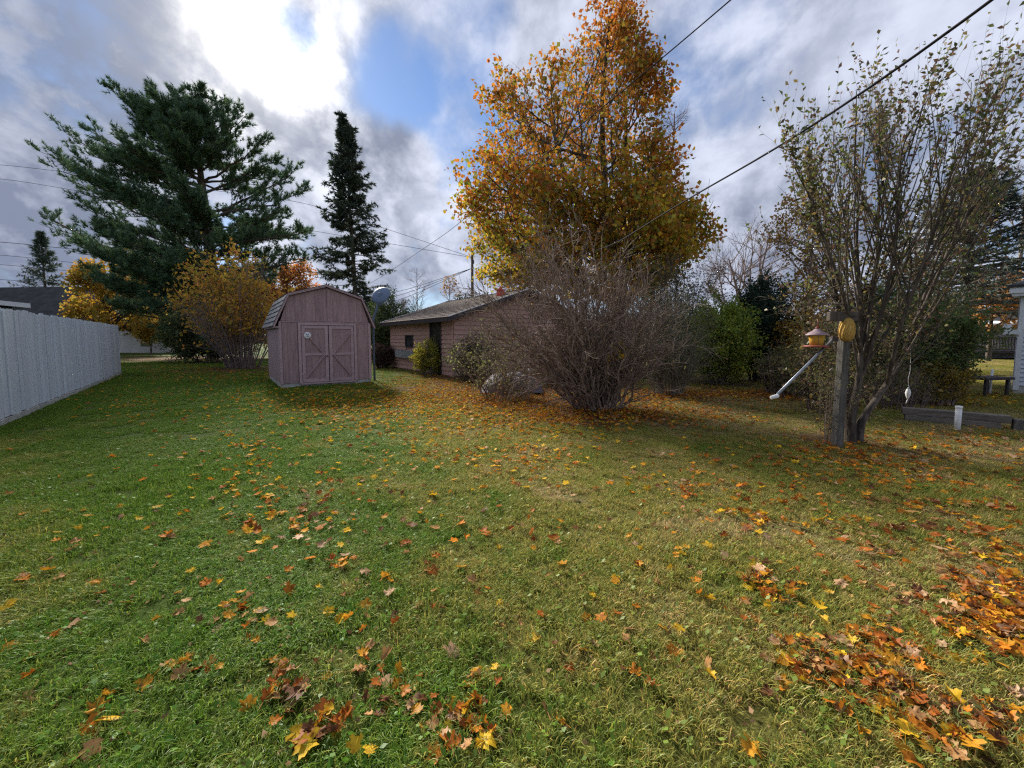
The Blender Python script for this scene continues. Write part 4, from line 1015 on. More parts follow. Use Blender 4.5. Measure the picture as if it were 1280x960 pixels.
shrub('climbing_shrub', 'yellow green climber growing in front of the garage door', np.array([*(GAR_O + SHED_A * 1.35 - SHED_B * .38), 0.0]), .55, 1.35, cols=[(.22, .22, .03), (.16, .18, .03), (.28, .22, .03)], stems=34, nl=(8, 5), leafn=5, lsize=.06, bk='grey', foot=.25, low=.2, r0=.008)
shrub('bright_shrub', 'rounded yellow green shrub between the twiggy shrub and the cedar', B3(896, 12.0), 1.05, 2.55, cols=[(.12, .17, .022), (.17, .20, .025), (.08, .13, .025), (.22, .22, .03)], stems=60, nl=(10, 7), leafn=7, lsize=.075, bk='grey', foot=.35, low=.15, r0=.011, spread=.7)
shrub('cedar', 'dark green upright evergreen next to the rounded yellow green shrub', B3(951, 12.8), .85, 3.3, cols=[(.016, .034, .020), (.024, .045, .024), (.012, .026, .018)], stems=55, nl=(12, 7), leafn=9, lsize=.07, bk='dark', foot=.3, low=.15, r0=.014)
D = 24.0; b = B3(935, D); env = Env(b, *outline([(385, 905, 965), (360, 880, 985), (330, 865, 1000), (300, 868, 1002), (275, 930, 990), (262, 945, 975)], D, b), dep=.8, lumpy=.15)
broadleaf('bare_tree', 'leafless mauve tree with spreading limbs over the dark evergreen', b, env, [(0, 0, -.1), (-.1, 0, 1.8), (-.5, 0, 3.2), (-.9, 0, 4.6), (-1.4, 0, 6.2)], .19, None, nl=(30, 10, 7), leafn=0, bk='mauve', forks=[[(-.1, 0, 1.9), (.4, .2, 3.6), (.7, .2, 5.4), (1.0, 0, 7.6)], [(-.2, 0, 2.3), (-1.6, .2, 3.6), (-2.7, .2, 4.9)]], twr=1.3)
D = 13.4; b = B3(1005, D); env = Env(b, *outline([(470, 975, 1045), (420, 968, 1050), (370, 960, 1060), (320, 955, 1062), (280, 962, 1060), (240, 975, 1050), (225, 990, 1035)], D, b), dep=.8, lumpy=.2)
broadleaf('yellow_tree', 'thin tree with sparse yellow and orange leaves behind the bird feeder', b, env, [(0, 0, -.1), (.05, 0, 1.2), (-.05, 0, 2.6), (.1, 0, 4.0), (.1, 0, 5.6)], .09, [(.42, .24, .03), (.35, .16, .03), (.28, .22, .04), (.20, .17, .04)], nl=(40, 8, 5), leafn=4, lsize=.085, bk='brown', lfrac=.8)
shrub('autumn_shrub', 'orange and yellow leaved bush under the thin yellow tree', B3(996, 12.0), .75, 2.4, cols=[(.42, .20, .025), (.46, .28, .03), (.20, .16, .03)], stems=40, nl=(8, 5), leafn=5, lsize=.07, bk='brown', foot=.4)
UND = [(.07, .085, .03), (.10, .10, .035), (.15, .11, .04), (.06, .06, .03)]
shrub('undergrowth_shrub', 'low mixed bush behind the leaning grey pole', B3(985, 9.6), .75, 1.15, cols=UND, stems=45, nl=(8, 5), leafn=4, lsize=.05, bk='mauve', foot=.5)
shrub('undergrowth_shrub', 'loose leafy bush directly behind the feeder post', B3(1030, 7.6), .75, 1.75, cols=UND, stems=45, nl=(9, 6), leafn=4, lsize=.045, bk='brown', foot=.35, r0=.011)
shrub('sucker_shoots', 'dry thin shoots with small leaves around the foot of the post', np.array([cb[0] - .33, cb[1] + .12, 0]), .34, 1.25, cols=[(.08, .09, .03), (.12, .10, .04), (.06, .06, .035)], stems=20, nl=(7, 4), leafn=2, lsize=.03, bk='twig', foot=.16, r0=.0045, low=.3)
shrub('green_shrub', 'leafy green bush between the crab apple and the spruce', B3(1146, 8.8), 1.15, 2.5, cols=[(.06, .10, .03), (.085, .115, .03), (.045, .07, .025), (.12, .13, .035)], stems=70, nl=(10, 6), leafn=6, lsize=.065, bk='brown', foot=.4, low=.15, r0=.012)
shrub('dark_bush', 'dark green bush filling the gap behind the crab apple stems', B3(1112, 10.8), 1.35, 3.2, cols=[(.045, .065, .028), (.06, .085, .03), (.035, .05, .025), (.09, .10, .035)], stems=60, nl=(10, 6), leafn=5, lsize=.075, bk='dark', foot=.5, low=.15, r0=.013)
shrub('gold_shrub', 'golden bush low behind the timber garden edging', B3(1158, 8.4), .75, 1.0, cols=[(.33, .21, .03), (.26, .20, .03), (.18, .15, .04)], stems=50, nl=(8, 5), leafn=5, lsize=.05, bk='mauve', foot=.5)
shrub('brush_shrub', 'brown twiggy brush behind the hanging ornament', B3(1120, 7.9), .65, .95, cols=UND, stems=55, nl=(8, 5), leafn=1, lsize=.04, bk='mauve', foot=.5, r0=.009)
D = 30; b = B3(1262, D); env = Env(b, *outline([(330, 1240, 1290), (280, 1228, 1300), (235, 1235, 1300), (205, 1250, 1290)], D, b), dep=.8, lumpy=.2)
broadleaf('bare_tree', 'far leafless tree with pale twigs above the spruce', b, env, [(0, 0, -.1), (0, 0, 4), (.2, 0, 8), (.1, 0, 12), (0, 0, 14)], .2, None, nl=(30, 8, 6), leafn=0, bk='pale', twr=1.6)
D = 24; b = B3(1236, D); env = Env(b, *outline([(410, 1205, 1275), (380, 1200, 1280), (350, 1210, 1270), (335, 1220, 1260)], D, b), dep=.8, lumpy=.2)
broadleaf('orange_tree', 'orange leaved tree glimpsed through the spruce boughs', b, env, [(0, 0, -.1), (0, 0, 1.5), (0, 0, 3), (0, 0, 4.6)], .14, [(.50, .22, .05), (.55, .30, .08)], nl=(26, 8, 5), leafn=5, lsize=.16)
# behind the garage
for px, D, top, hw_, lab in ((521, 30, 330, 22, 'slim leafless birch behind the garage roof'), (503, 33, 372, 14, 'small pale leafless tree past the garage eave')):
    b = B3(px, D); env = Env(b, *outline([(400, px - hw_ * .5, px + hw_ * .5), (370, px - hw_, px + hw_), (345, px - hw_ * .9, px + hw_), (top, px - 4, px + 4)] if top < 345 else [(415, px - hw_, px + hw_), (395, px - hw_, px + hw_), (top, px - 5, px + 5)], D, b), dep=.9, lumpy=.15)
    broadleaf('bare_birch', lab, b, env, [(0, 0, -.1), (0, 0, 2), (.1, 0, 4), (.1, 0, zpx(top, D) - .3)], .07, None, nl=(20, 8, 5), leafn=0, bk='pale', twr=1.5, a1=(.4, .8))
D = 26; b = B3(562, D); env = Env(b, *outline([(405, 548, 578), (380, 545, 582), (355, 550, 575), (345, 556, 566)], D, b), dep=.9)
broadleaf('birch_sapling', 'thin sapling with few tan leaves behind the garage ridge', b, env, [(0, 0, -.1), (0, 0, 2), (.05, 0, 4), (0, 0, 5.4)], .06, [(.35, .24, .12), (.30, .15, .05)], nl=(20, 7, 4), leafn=2, lsize=.13, bk='pale', lfrac=.4)
shrub('dark_shrub', 'dark evergreen bush showing over the garage ridge', B3(588, 24), 1.5, 4.0, cols=[(.02, .03, .02), (.03, .04, .025)], stems=40, nl=(8, 5), leafn=6, lsize=.14, bk='dark', low=.6)
shrub('green_tree', 'leafy green bush behind the satellite dish', B3(486, 21), 1.35, 3.7, cols=[(.05, .08, .03), (.08, .10, .03), (.03, .05, .022)], stems=50, nl=(9, 6), leafn=6, lsize=.10, bk='dark', low=.2)
shrub('maroon_shrub', 'dark maroon bush in the gap between shed and garage', B3(478, 18.4), .62, 1.15, cols=[(.05, .022, .028), (.08, .03, .035), (.04, .04, .025)], stems=40, nl=(8, 5), leafn=5, lsize=.06, bk='dark')
# left side
yb = B3(312, 18.4)
shrub('yellow_shrub', 'tall yellow leaved multi stemmed shrub beside the shed', yb + np.array([-.35, 0, 0]), 2.75, 5.5, cols=[(.46, .26, .035), (.50, .29, .035), (.36, .25, .035), (.48, .21, .05), (.28, .24, .035)], stems=60, nl=(10, 6), leafn=3, lsize=.15, bk='mauve', foot=.7, low=.25, r0=.026, lfrac=.85, gap=.75, dep=.8, cscale=.6)
shrub('evergreen_shrub', 'dark green bush under the pine beside the yellow shrub', B3(262, 23), 2.6, 3.4, cols=[(.03, .055, .022), (.045, .075, .025), (.025, .04, .02), (.09, .10, .03)], stems=60, nl=(10, 6), leafn=7, lsize=.13, bk='dark', foot=.8, low=.12, r0=.015)
D = 34.5; b = B3(138, D); env = Env(b, *outline([(415, 100, 185), (390, 92, 210), (360, 96, 215), (330, 110, 205), (305, 130, 190), (292, 145, 178)], D, b), dep=.7, lumpy=.2)
YO = [(.45, .28, .03), (.40, .20, .03), (.30, .24, .04), (.48, .33, .05)]
broadleaf('yellow_maple', 'golden leaved tree behind the pine boughs above the far house', b, env, [(0, 0, -.1), (0, 0, 2), (0, 0, 4), (.2, 0, 7)], .22, YO, nl=(36, 9, 6), leafn=5, lsize=.24)
D = 33; b = B3(188, D); env = Env(b, *outline([(428, 185, 208), (420, 172, 216), (405, 168, 222), (392, 175, 215)], D, b), dep=.8, lumpy=.2)
broadleaf('yellow_sapling', 'small golden tree in front of the pale house wall', b, env, [(0, 0, -.1), (.1, 0, .7), (.2, 0, 1.3), (.2, 0, 2.4)], .08, YO, nl=(26, 8, 6), leafn=6, lsize=.16)
D = 30; b = B3(362, D); env = Env(b, *outline([(430, 335, 390), (395, 325, 400), (365, 328, 400), (345, 338, 394), (325, 352, 384)], D, b), dep=.8, lumpy=.25)
broadleaf('red_maple', 'red orange tree glowing behind the shed roof', b, env, [(0, 0, -.1), (0, 0, 2), (0, 0, 4), (0, 0, 6)], .18, [(.52, .14, .04), (.48, .20, .06), (.38, .20, .06), (.55, .24, .07)], nl=(34, 9, 6), leafn=5, lsize=.17, lfrac=.8)

# far wood all round the back of the yards, one mass
m = 26000; X = rng.uniform(-260, 260, m); Yd = 105 + rng.random(m) * 30; hgt = 7 + 3.0 * lump(np.stack([X, Yd * 0, X * 0], 1), .09, 1.0) + 2 * lump(np.stack([X, Yd * 0, X * 0], 1), .4, 3.0)
Q = np.stack([X, Yd, rng.random(m) ** .8 * hgt], 1); V, Fc = leaves(Q, rng.normal(0, 1, (m, 3)), rng.uniform(.9, 2.0, m), .8, .1)
tag(link('treeline', mesh_np('treeline', V, Fc, LEAF, col=np.repeat(palette(Q, [(.05, .06, .035), (.16, .11, .05), (.09, .075, .05), (.22, .13, .05), (.03, .045, .03)], .12, 2, .5), 4, 0))), 'distant mixed autumn wood along the horizon', 'woods', None, 'stuff')

# ------------------------------------------------------------------ feeder post and what hangs on it
pp = gnd(1046, 558)
po = thing('feeder_post', 'weathered grey timber post with a short arm for feeders', 'post', tuple(pp), R(6))
zt = zpx(390, pp.y)
MB().prism([(-.048, -.048, -.05), (.048, -.048, -.05), (.048, .048, -.05), (-.048, .048, -.05)], (0.02, 0, zt + .05)).build('upright', M_TIMBER, po, bevel=.01)
arm = MB().box(-.30, .10, -.105, -.0485, zt - .12, zt - .005).build('arm', M_POLE, po, bevel=.008)
MB().tube([(.02, -.135, zt - .06), (.02, -.11, zt - .06)], .012, 8).build('bolt', M_FASC, po)
fd = at(1021, 420, pp.y - .09)
fe = thing('bird_feeder', 'yellow lantern shaped bird feeder with mauve roof hanging from the post arm', 'bird feeder', (fd.x, fd.y, zpx(434, pp.y)))
MB().lathe([(.145, 0), (.15, .012), (.15, .022), (.12, .03)], 28).build('tray', M_RED, fe, True)
MB().lathe([(.078, .028), (.085, .10), (.098, .17), (.10, .178)], 28).build('seed_container', M_YEL, fe, True)
MB().lathe([(.138, .172), (.134, .18), (.095, .212), (.052, .236), (.036, .256), (.012, .266)], 28).build('roof', M_MAUVE, fe, True)
MB().lathe([(.018, .264), (.024, .28), (.012, .295)], 14).build('knob', M_RED, fe, True)
hz = (zt - .12 - zpx(434, pp.y)) / .88
fe.scale = (.88, .88, .88)
MB().tube([(0, 0, .29), (.012, 0, .29 + (hz - .29) * .5), (0, 0, hz + .03)], .005, 6).build('hook', M_RED, fe, True)
for a in (0, 2.09, 4.19): MB().tube([(.135 * math.cos(a), .135 * math.sin(a), .02), (.14 * math.cos(a), .14 * math.sin(a), .178)], .003, 5).build('wire', M_FASC, fe)
ov = at(1058.5, 412, pp.y - .10); m = MB(); prof = [(.004, -.145), (.035, -.138), (.06, -.11), (.074, -.06), (.078, 0), (.07, .06), (.05, .11), (.026, .138), (.004, .147)]
rows = []
for r_, z_ in prof: rows.append((r_, z_))
for j in range(len(rows) - 1):
    pass
pu = thing('woven_pouch', 'oval straw coloured woven pouch tied to the top of the feeder post', 'pouch', tuple(ov))
MB().lathe(rows, 24).build('pouch', M_STRAW, pu, True)
for a in range(12): an = a * .5236; MB().tube([(r_ * 1.04 * math.cos(an + z_ * 3), r_ * 1.04 * math.sin(an + z_ * 3), z_) for r_, z_ in rows], .006, 5).build('reed', M_STRAW, pu, True)
MB().tube([(0, 0, .14), (-.01, .03, zt + .02 - ov.z), (-.03, .10, zt - .02 - ov.z)], .004, 6).build('tie', M_FASC, pu)
l0 = at(969, 496, pp.y - .55); l1 = at(1041, 424, pp.y - .05)
lp = thing('leaning_pole', 'grey metal pole with white foot slanting out from the feeder post', 'pole', tuple(l0))
v = l1 - l0
MB().tube([(0, 0, 0), tuple(v * .55), tuple(v)], [.017, .015, .012], 12).build('tube', M_METAL, lp, True)
MB().tube([(-.05, 0, -.012), (.035, .0, .012)], .022, 12).build('foot', M_WHITE, lp, True, .005)
MB().box(v.x - .02, v.x + .06, v.y - .02, v.y + .04, v.z - .03, v.z + .03).build('bracket', M_FASC, lp, bevel=.004)
o0 = at(1135, 492, cb[1] + .25)
og = thing('hanging_ornament', 'small white drop shaped ornament on a cord hung from the crab apple', 'ornament', tuple(o0))
MB().lathe([(.004, -.08), (.014, -.06), (.026, -.02), (.03, .01), (.022, .05), (.008, .08), (.005, .11)], 14).build('drop', M_WHITE, og, True)
MB().tube([(0, 0, .10), (-.012, 0, .2), (.008, 0, .32), (.0, .0, .55), (-.02, 0, .85)], .0032, 6).build('cord', M_WHITE, og, True)
MB().tube([(.0, 0, -.08), (-.02, 0, -.14)], .004, 5).build('tail', M_WHITE, og, True)

# timber edging, white pipe, stakes
ta, tb = gnd(1131, 526), gnd(1267, 539); tv = tb - ta; tl = tv.length
te = thing('timber_edging', 'two weathered grey sleepers stacked as garden edging on the lawn', 'garden edging', tuple(ta), math.atan2(tv.y, tv.x))
for k, (xo, ln, dy) in enumerate(((.0, tl - .12, .0), (-.04, tl + .02, .02))): MB().box(xo, xo + ln, dy, dy + .16, .115 * k - .01, .115 * k + .106).build('sleeper', M_TIMBERH, te, bevel=.012)
MB().box(tl + .0, tl + .10, .02, .14, 0, .18).build('stub', M_TIMBER, te, bevel=.01)
wpz = gnd(1196, 539)
pi = thing('white_pipe', 'short white plastic pipe standing in front of the timber edging', 'pipe', tuple(wpz))
MB().tube([(0, 0, -.05), (.004, 0, .36)], .036, 16).build('pipe', M_WHITE, pi, True); MB().lathe([(.0395, .35), (.0405, .355), (.0405, .375), (.036, .385), (.004, .388)], 16, (.004, 0, 0)).build('cap', M_WHITE, pi, True)
for px, py, h, lab in ((1237, 492, .62, 'thin pale stake leaning in the grass near the far deck'), (1261, 488, .38, 'short white stake beside the white house corner')):
    g = gnd(px, py); o = tag(MB().tube([(0, 0, -.05), (.02, .01, h * .5), (.05, .02, h)], .024, 10).build('garden_stake', M_WHITE, None, True), lab, 'stake'); o.location = g
g = gnd(1232, 494); bt = thing('low_table', 'small dark garden table in front of the far deck', 'table', tuple(g), R(10))
MB().box(-.45, .45, -.25, .25, .40, .46).build('table_top', M_FASC, bt, bevel=.01)
for a in (-.36, .32):
    for b_ in (-.2, .16): MB().box(a, a + .05, b_, b_ + .05, 0, .40).build('leg', M_FASC, bt)

# tarp covered heap behind the bare shrub
tpz = B3(640, 10.2); V = []; nx_, ny_ = 40, 24
for j in range(ny_):
    for i in range(nx_):
        u, w = i / (nx_ - 1) * 2 - 1, j / (ny_ - 1) * 2 - 1; e = max(0, 1 - (abs(u) ** 3.2 + abs(w) ** 3.2))
        V.append((u * .80, w * .55, .06 + .40 * e ** .62 + .05 * math.sin(9 * u + 4 * w) * e + .03 * math.sin(17 * w - 5 * u) * e))
Fq = [(j * nx_ + i, j * nx_ + i + 1, (j + 1) * nx_ + i + 1, (j + 1) * nx_ + i) for j in range(ny_ - 1) for i in range(nx_ - 1)]
th_ = thing('covered_heap', 'low heap under a grey lilac tarp behind the bare shrub', 'tarp', tuple(tpz))
o = MB().add(V, Fq).build('tarp', M_TARP, th_, True); sm = o.modifiers.new('cloth', 'SOLIDIFY'); sm.thickness = .008
MB().box(-.5, .5, -.3, .3, 0, .2).build('pile', M_FASC, th_)
g = B3(661, 9.0); o = tag(MB().tube([(0, 0, -.05), (.01, 0, .40), (0, 0, .72)], .014, 8).build('marker_rod', M_WHITE, None, True), 'thin pale rod standing in front of the tarp covered heap', 'rod'); o.location = tuple(g)

# ------------------------------------------------------------------ utility pole and overhead cables
up_ = B3(591, 40)
u_ = thing('utility_pole', 'dark utility pole rising behind the garage roof', 'utility pole', tuple(up_))
MB().tube([(0, 0, -.2), (0, 0, 5), (0, 0, zpx(312, 40))], [.17, .15, .12], 12).build('shaft', M_POLE, u_, True)
MB().tube([(.16, -.16, zpx(330, 40)), (.16, -.16, zpx(330, 40) + .35)], .06, 10).build('insulator', M_POLE, u_, True)
u2 = B3(446, 33.2)
u2_ = thing('utility_pole', 'service pole hidden at the foot of the narrow spruce', 'utility pole', tuple(u2)); MB().tube([(0, 0, -.2), (0, 0, 5.4)], [.14, .11], 12).build('shaft', M_POLE, u2_, True)


def cable(pts3, r, label, group=None, n=60):
    P = np.array(pts3, float); u = np.concatenate([[0], np.cumsum(np.linalg.norm(np.diff(P, axis=0), axis=1))]); uu = np.linspace(0, u[-1], n)
    q = np.stack([np.interp(uu, u, P[:, a]) for a in range(3)], 1)
    for _ in range(8): q[1:-1] = (q[:-2] + 2 * q[1:-1] + q[2:]) / 4
    V, Fc = tubes(q[None], np.full((1, n), r), 6)
    return tag(link('power_line', mesh_np('power_line', V, Fc, M_CABLE, smooth=True)), label, 'cable', group)


def v3(px, py, z): d = ray(px, py); k = (z - CAMH) / d.z; return tuple(Vector((0, 0, CAMH)) + d * k)


a0 = v3(1250, 0, 3.75); a1 = v3(1130, 82, 3.66)
back = tuple(np.array(a0) + (np.array(a0) - np.array(a1)) * 6 + [0, 0, .5])
cable([back, a0, a1, v3(1000, 170, 3.62), v3(860, 248, 3.64), v3(768, 306, 3.75), (1.2, 24, 5.6), (-4, 40, zpx(312, 40) - .6)], .0115, 'thick dark service cable crossing in front of the small leafy tree', n=120)
b0 = v3(915, 0, 5.1); b1 = v3(795, 100, 5.0)
back = tuple(np.array(b0) + (np.array(b0) - np.array(b1)) * 6 + [0, 0, .4])
cable([back, b0, b1, v3(680, 194, 4.95), v3(560, 290, 4.95), v3(482, 343, 5.0), (u2[0], u2[1], 5.3)], .0075, 'dark service cable slanting across in front of the orange maple', n=120)
D = 44
for l, r_, z_ in (((0, 205), (380, 252), .02), ((0, 222), (400, 290), .02), ((0, 302), (250, 328), .03), ((0, 318), (480, 372), .022), ((0, 330), (480, 378), .022), ((0, 349), (480, 385), .022)):
    p, q = at(l[0] - 260, l[1] - 10, D), at(r_[0], r_[1], D); e = at(591, 335 if r_[1] > 300 else 322, 40)
    if l[1] == 302: e = tuple(at(330, 338, 40))
    cable([tuple(p), tuple(at(*l, D)), tuple(q), tuple(e)], z_, 'thin distant wire strung past the pine', 'distant wires', n=60)

# ------------------------------------------------------------------ fallen leaves
LT = np.radians([90, 104, 112, 128, 140, 152, 163, 178, 192, 205, 216, 228, 240, 254, 262])   # half outline made by mirror below
HALF = [(0, 1.0), (.10, .80), (.17, .72), (.23, .76), (.21, .52), (.44, .62), (.62, .68), (.58, .50), (.76, .36), (.50, .22), (.36, .10), (.56, -.10), (.36, -.16), (.24, -.24), (.06, -.22)]
OUT = np.array(HALF + [(-x_, y_) for x_, y_ in HALF[::-1][:-1]])
LEAFF = leafmat('fallen_leaf', .30, .012, True)
SHAPES = {}


def leaf_shape(kind, seed):
    r = np.random.default_rng(seed); o = OUT * r.uniform(.84, 1.14, OUT.shape) * [r.uniform(.8, 1.05), 1]; n = len(o); c = np.array([0, .15])
    pts2 = np.concatenate([[c], c + (o - c) * .5, o]); x, y = pts2[:, 0], pts2[:, 1]
    if kind == 'flat': z = .10 * np.abs(x) + .06 * np.sin(5 * y + seed) * np.abs(x) - .05 * y ** 2
    elif kind == 'cupped': z = .42 * (x ** 2 + (y - .2) ** 2) + .07 * np.sin(6 * x + seed) * (x ** 2 + y ** 2)
    elif kind == 'domed': z = .3 - .22 * (x ** 2 + (y - .2) ** 2) + .13 * np.sin(6 * x + 3 * y + seed) + .08 * np.abs(x)
    elif kind == 'folded':
        a = np.sign(x) * np.minimum(np.abs(x), 9); z = .85 * np.abs(a) + .1 * np.sin(6 * y + seed); x = a * .55
    else:                                                        # curled
        z = .5 * np.sin(2.2 * x + seed) * .5 + .35 * (y - .2) ** 2 + .10 * np.sin(8 * y + 4 * x); x = x * .7; y = y * .85
    V = np.stack([x, y, z * .8], 1); V[:, 2] -= V[:, 2].min()
    T = [(0, 1 + i, 1 + (i + 1) % n) for i in range(n)]; Q = [(1 + i, 1 + n + i, 1 + n + (i + 1) % n, 1 + (i + 1) % n) for i in range(n)]
    k = len(V); st = np.array([[-.02, -.05, .03], [.02, -.05, .03], [.04, -.75, .12 + .1 * r.random()], [.01, -.75, .12]]); st[:, 2] += V[0, 2]
    V = np.concatenate([V, st]); Q.append((k, k + 1, k + 2, k + 3))
    return V, np.array(T), np.array(Q)


KINDS_ = ('flat', 'cupped', 'domed', 'folded', 'curled')
for kd in KINDS_: SHAPES[kd] = [leaf_shape(kd, 10 + s_) for s_ in range(3)]
COLS = {'yellow': (.63, .40, .025), 'orange': (.49, .175, .018), 'amber': (.54, .255, .022), 'rust': (.32, .096, .018), 'tan': (.40, .22, .09), 'brown': (.15, .066, .03), 'pale': (.45, .29, .17)}
CN = list(COLS)
spots = []      # x, y, size, colour, shape


def drop(px, py, n, sx, sy, w=None, big=1.0, mx=None):
    """n leaves round a place on the lawn given by its pixel; sx, sy spread in pixels"""
    w = np.array(w or (1, 2, 2, 2, 2, 2, 2), float); w /= w.sum()
    for _ in range(int(n * (3.3 if py < 535 else 1.15))):
        x_, y_ = px + rng.normal(0, sx), py + rng.normal(0, sy)
        if y_ < 441: continue
        g = gnd(x_, y_); spots.append((g.x, g.y, .043 * big * rng.uniform(.65, 1.45), int(rng.choice(7, p=w)), int(rng.integers(0, 15))))


YW = (4, 2.5, 4, .8, .6, .3, .5); OW = (1.2, 4, 3.5, 3.5, 2, 2, 1.0); BW = (.5, 2, 2, 3, 3, 3, 1.8)
one = [(30, 724, 1), (72, 730, 4), (5, 765, 0), (205, 676, 1), (95, 667, 0), (75, 671, 0), (150, 653, 6), (215, 676, 4), (85, 788, 6), (57, 805, 6), (360, 718, 1), (300, 770, 1), (322, 770, 2), (312, 788, 1), (283, 765, 2), (315, 800, 1),
       (222, 842, 1), (232, 835, 3), (187, 858, 2), (125, 892, 2), (105, 918, 1), (140, 908, 0), (117, 942, 4), (408, 773, 0), (428, 780, 0), (440, 778, 2), (565, 826, 6), (618, 842, 0), (602, 846, 2), (560, 868, 6), (733, 782, 2), (664, 805, 0), (730, 815, 2),
       (933, 944, 2), (462, 950, 0), (445, 948, 0), (372, 920, 0), (378, 940, 0), (400, 905, 1), (412, 898, 2), (425, 908, 1), (395, 925, 5), (682, 900, 4), (703, 910, 2), (695, 895, 6), (500, 862, 2), (512, 858, 0), (495, 885, 4), (487, 878, 2), (515, 885, 3), (478, 842, 3), (460, 818, 4), (455, 828, 2),
       (345, 850, 4), (362, 848, 6), (350, 868, 3), (330, 885, 3), (375, 865, 5), (340, 830, 2), (358, 838, 4), (590, 885, 2), (575, 900, 4), (588, 910, 1), (606, 905, 3), (612, 920, 3), (555, 935, 1), (565, 945, 3), (585, 940, 4), (548, 950, 1), (540, 910, 4), (530, 920, 2),
       (310, 585, 0), (298, 595, 2), (315, 605, 0), (320, 665, 3), (312, 660, 1), (432, 670, 0), (716, 625, 6), (600, 615, 0), (570, 680, 1), (605, 668, 3), (1025, 768, 0), (1035, 745, 0), (1085, 700, 6), (860, 690, 2), (855, 700, 0), (940, 715, 0), (950, 722, 6), (960, 750, 1), (975, 760, 2), (985, 757, 4),
       (1180, 830, 2), (1195, 825, 1), (1170, 690, 6), (1140, 655, 2), (1090, 690, 4), (1270, 875, 6), (1085, 890, 0), (1100, 885, 2)]
for x_, y_, c_ in one:
    g = gnd(x_, y_); spots.append((g.x, g.y, .056 * rng.uniform(.75, 1.15), c_, int(rng.integers(0, 15))))
for a in ((345, 860, 16, 22, 18, BW), (400, 908, 14, 18, 14, OW), (495, 870, 14, 22, 18, BW), (580, 905, 30, 26, 22, OW), (310, 775, 12, 16, 12, OW), (225, 842, 5, 12, 8, OW), (1080, 830, 130, 50, 24, OW), (1110, 850, 60, 40, 26, OW), (1245, 755, 230, 44, 34, OW), (1240, 790, 60, 30, 16, OW),
          (1200, 905, 70, 46, 22, OW), (1010, 825, 26, 20, 14, BW), (960, 745, 22, 22, 18, OW), (940, 720, 16, 18, 10, OW), (930, 655, 20, 24, 10, OW), (1150, 690, 90, 90, 40, BW), (1200, 640, 130, 80, 34, OW), (1080, 585, 170, 75, 16, OW), (1000, 640, 60, 70, 26, OW), (870, 610, 60, 36, 14, OW), (800, 600, 14, 20, 8, YW),
          (1210, 560, 190, 70, 14, BW), (1170, 545, 90, 70, 7, OW), (1040, 570, 120, 46, 8, OW), (790, 515, 260, 60, 9, OW), (870, 520, 120, 60, 8, OW), (700, 520, 220, 60, 9, OW), (640, 500, 420, 46, 10, OW), (580, 490, 420, 60, 9, OW), (560, 478, 300, 60, 5, OW), (640, 520, 200, 70, 12, YW),
          (980, 495, 260, 60, 4, OW), (880, 493, 260, 60, 4, OW), (820, 498, 160, 50, 5, OW), (430, 505, 150, 70, 10, YW), (470, 515, 200, 60, 14, YW), (360, 495, 90, 60, 9, YW), (310, 580, 60, 20, 40, YW), (300, 540, 80, 40, 30, YW), (450, 590, 90, 90, 40, YW), (640, 575, 70, 60, 14, YW), (650, 572, 50, 40, 8, OW),
          (400, 640, 26, 20, 18, BW), (340, 650, 30, 50, 26, OW), (310, 665, 10, 10, 8, OW), (480, 650, 50, 120, 50, BW), (280, 470, 150, 50, 6, OW), (210, 460, 130, 50, 7, OW), (200, 447, 90, 50, 4, OW), (180, 500, 60, 60, 20, YW), (200, 620, 50, 110, 60, YW), (650, 660, 60, 150, 70, BW), (800, 760, 40, 160, 70, BW), (200, 780, 26, 110, 80, BW), (1080, 500, 90, 60, 5, OW), (1220, 500, 60, 40, 6, YW),
          (700, 545, 120, 140, 22, YW), (560, 540, 150, 110, 22, OW), (950, 560, 90, 90, 20, OW), (1000, 700, 50, 100, 50, BW), (400, 760, 26, 130, 60, BW), (520, 495, 200, 50, 8, YW), (1150, 600, 120, 90, 25, OW)): drop(*a)
spots = [s_ for s_ in spots if not (in_rect(np.array([[s_[0], s_[1]]]), SHED_O, -.02, 2.52, 0, 3.2)[0] or in_rect(np.array([[s_[0], s_[1]]]), GAR_O, -.05, 6.5, -.05, 6.4)[0]) and s_[1] > .8]
sizeon = [-(s_[2] / s_[1]) * (1 if abs(s_[0] / s_[1]) < 1.36 and s_[1] > 1.28 else .02) for s_ in spots]
order = np.argsort(sizeon); near = [spots[i] for i in order[:300]]; rest = [spots[i] for i in order[300:]]
LM = {}
SP = np.array([q[:2] for q in spots])
SHW = {'flat': 'flat', 'cupped': 'cupped', 'domed': 'domed', 'folded': 'folded', 'curled': 'curled'}


def leaf_mesh(ci, si):
    if (ci, si) not in LM:
        V, T, Q = SHAPES[KINDS_[si % 5]][si // 5]; r = np.random.default_rng(ci * 31 + si); n = len(OUT)
        c = np.array(COLS[CN[ci]])[None] * np.ones((len(V), 1)); edge = np.concatenate([[0], np.full(n, .3), np.ones(n), np.zeros(4)])[:, None]
        c = c * (1 - .35 * edge * r.random((len(V), 1))) * np.exp(r.normal(0, .08, (len(V), 1)))
        LM[(ci, si)] = mesh_np('fallen_leaf', V, [T, Q], LEAFF, col=c, smooth=True)
    return LM[(ci, si)]


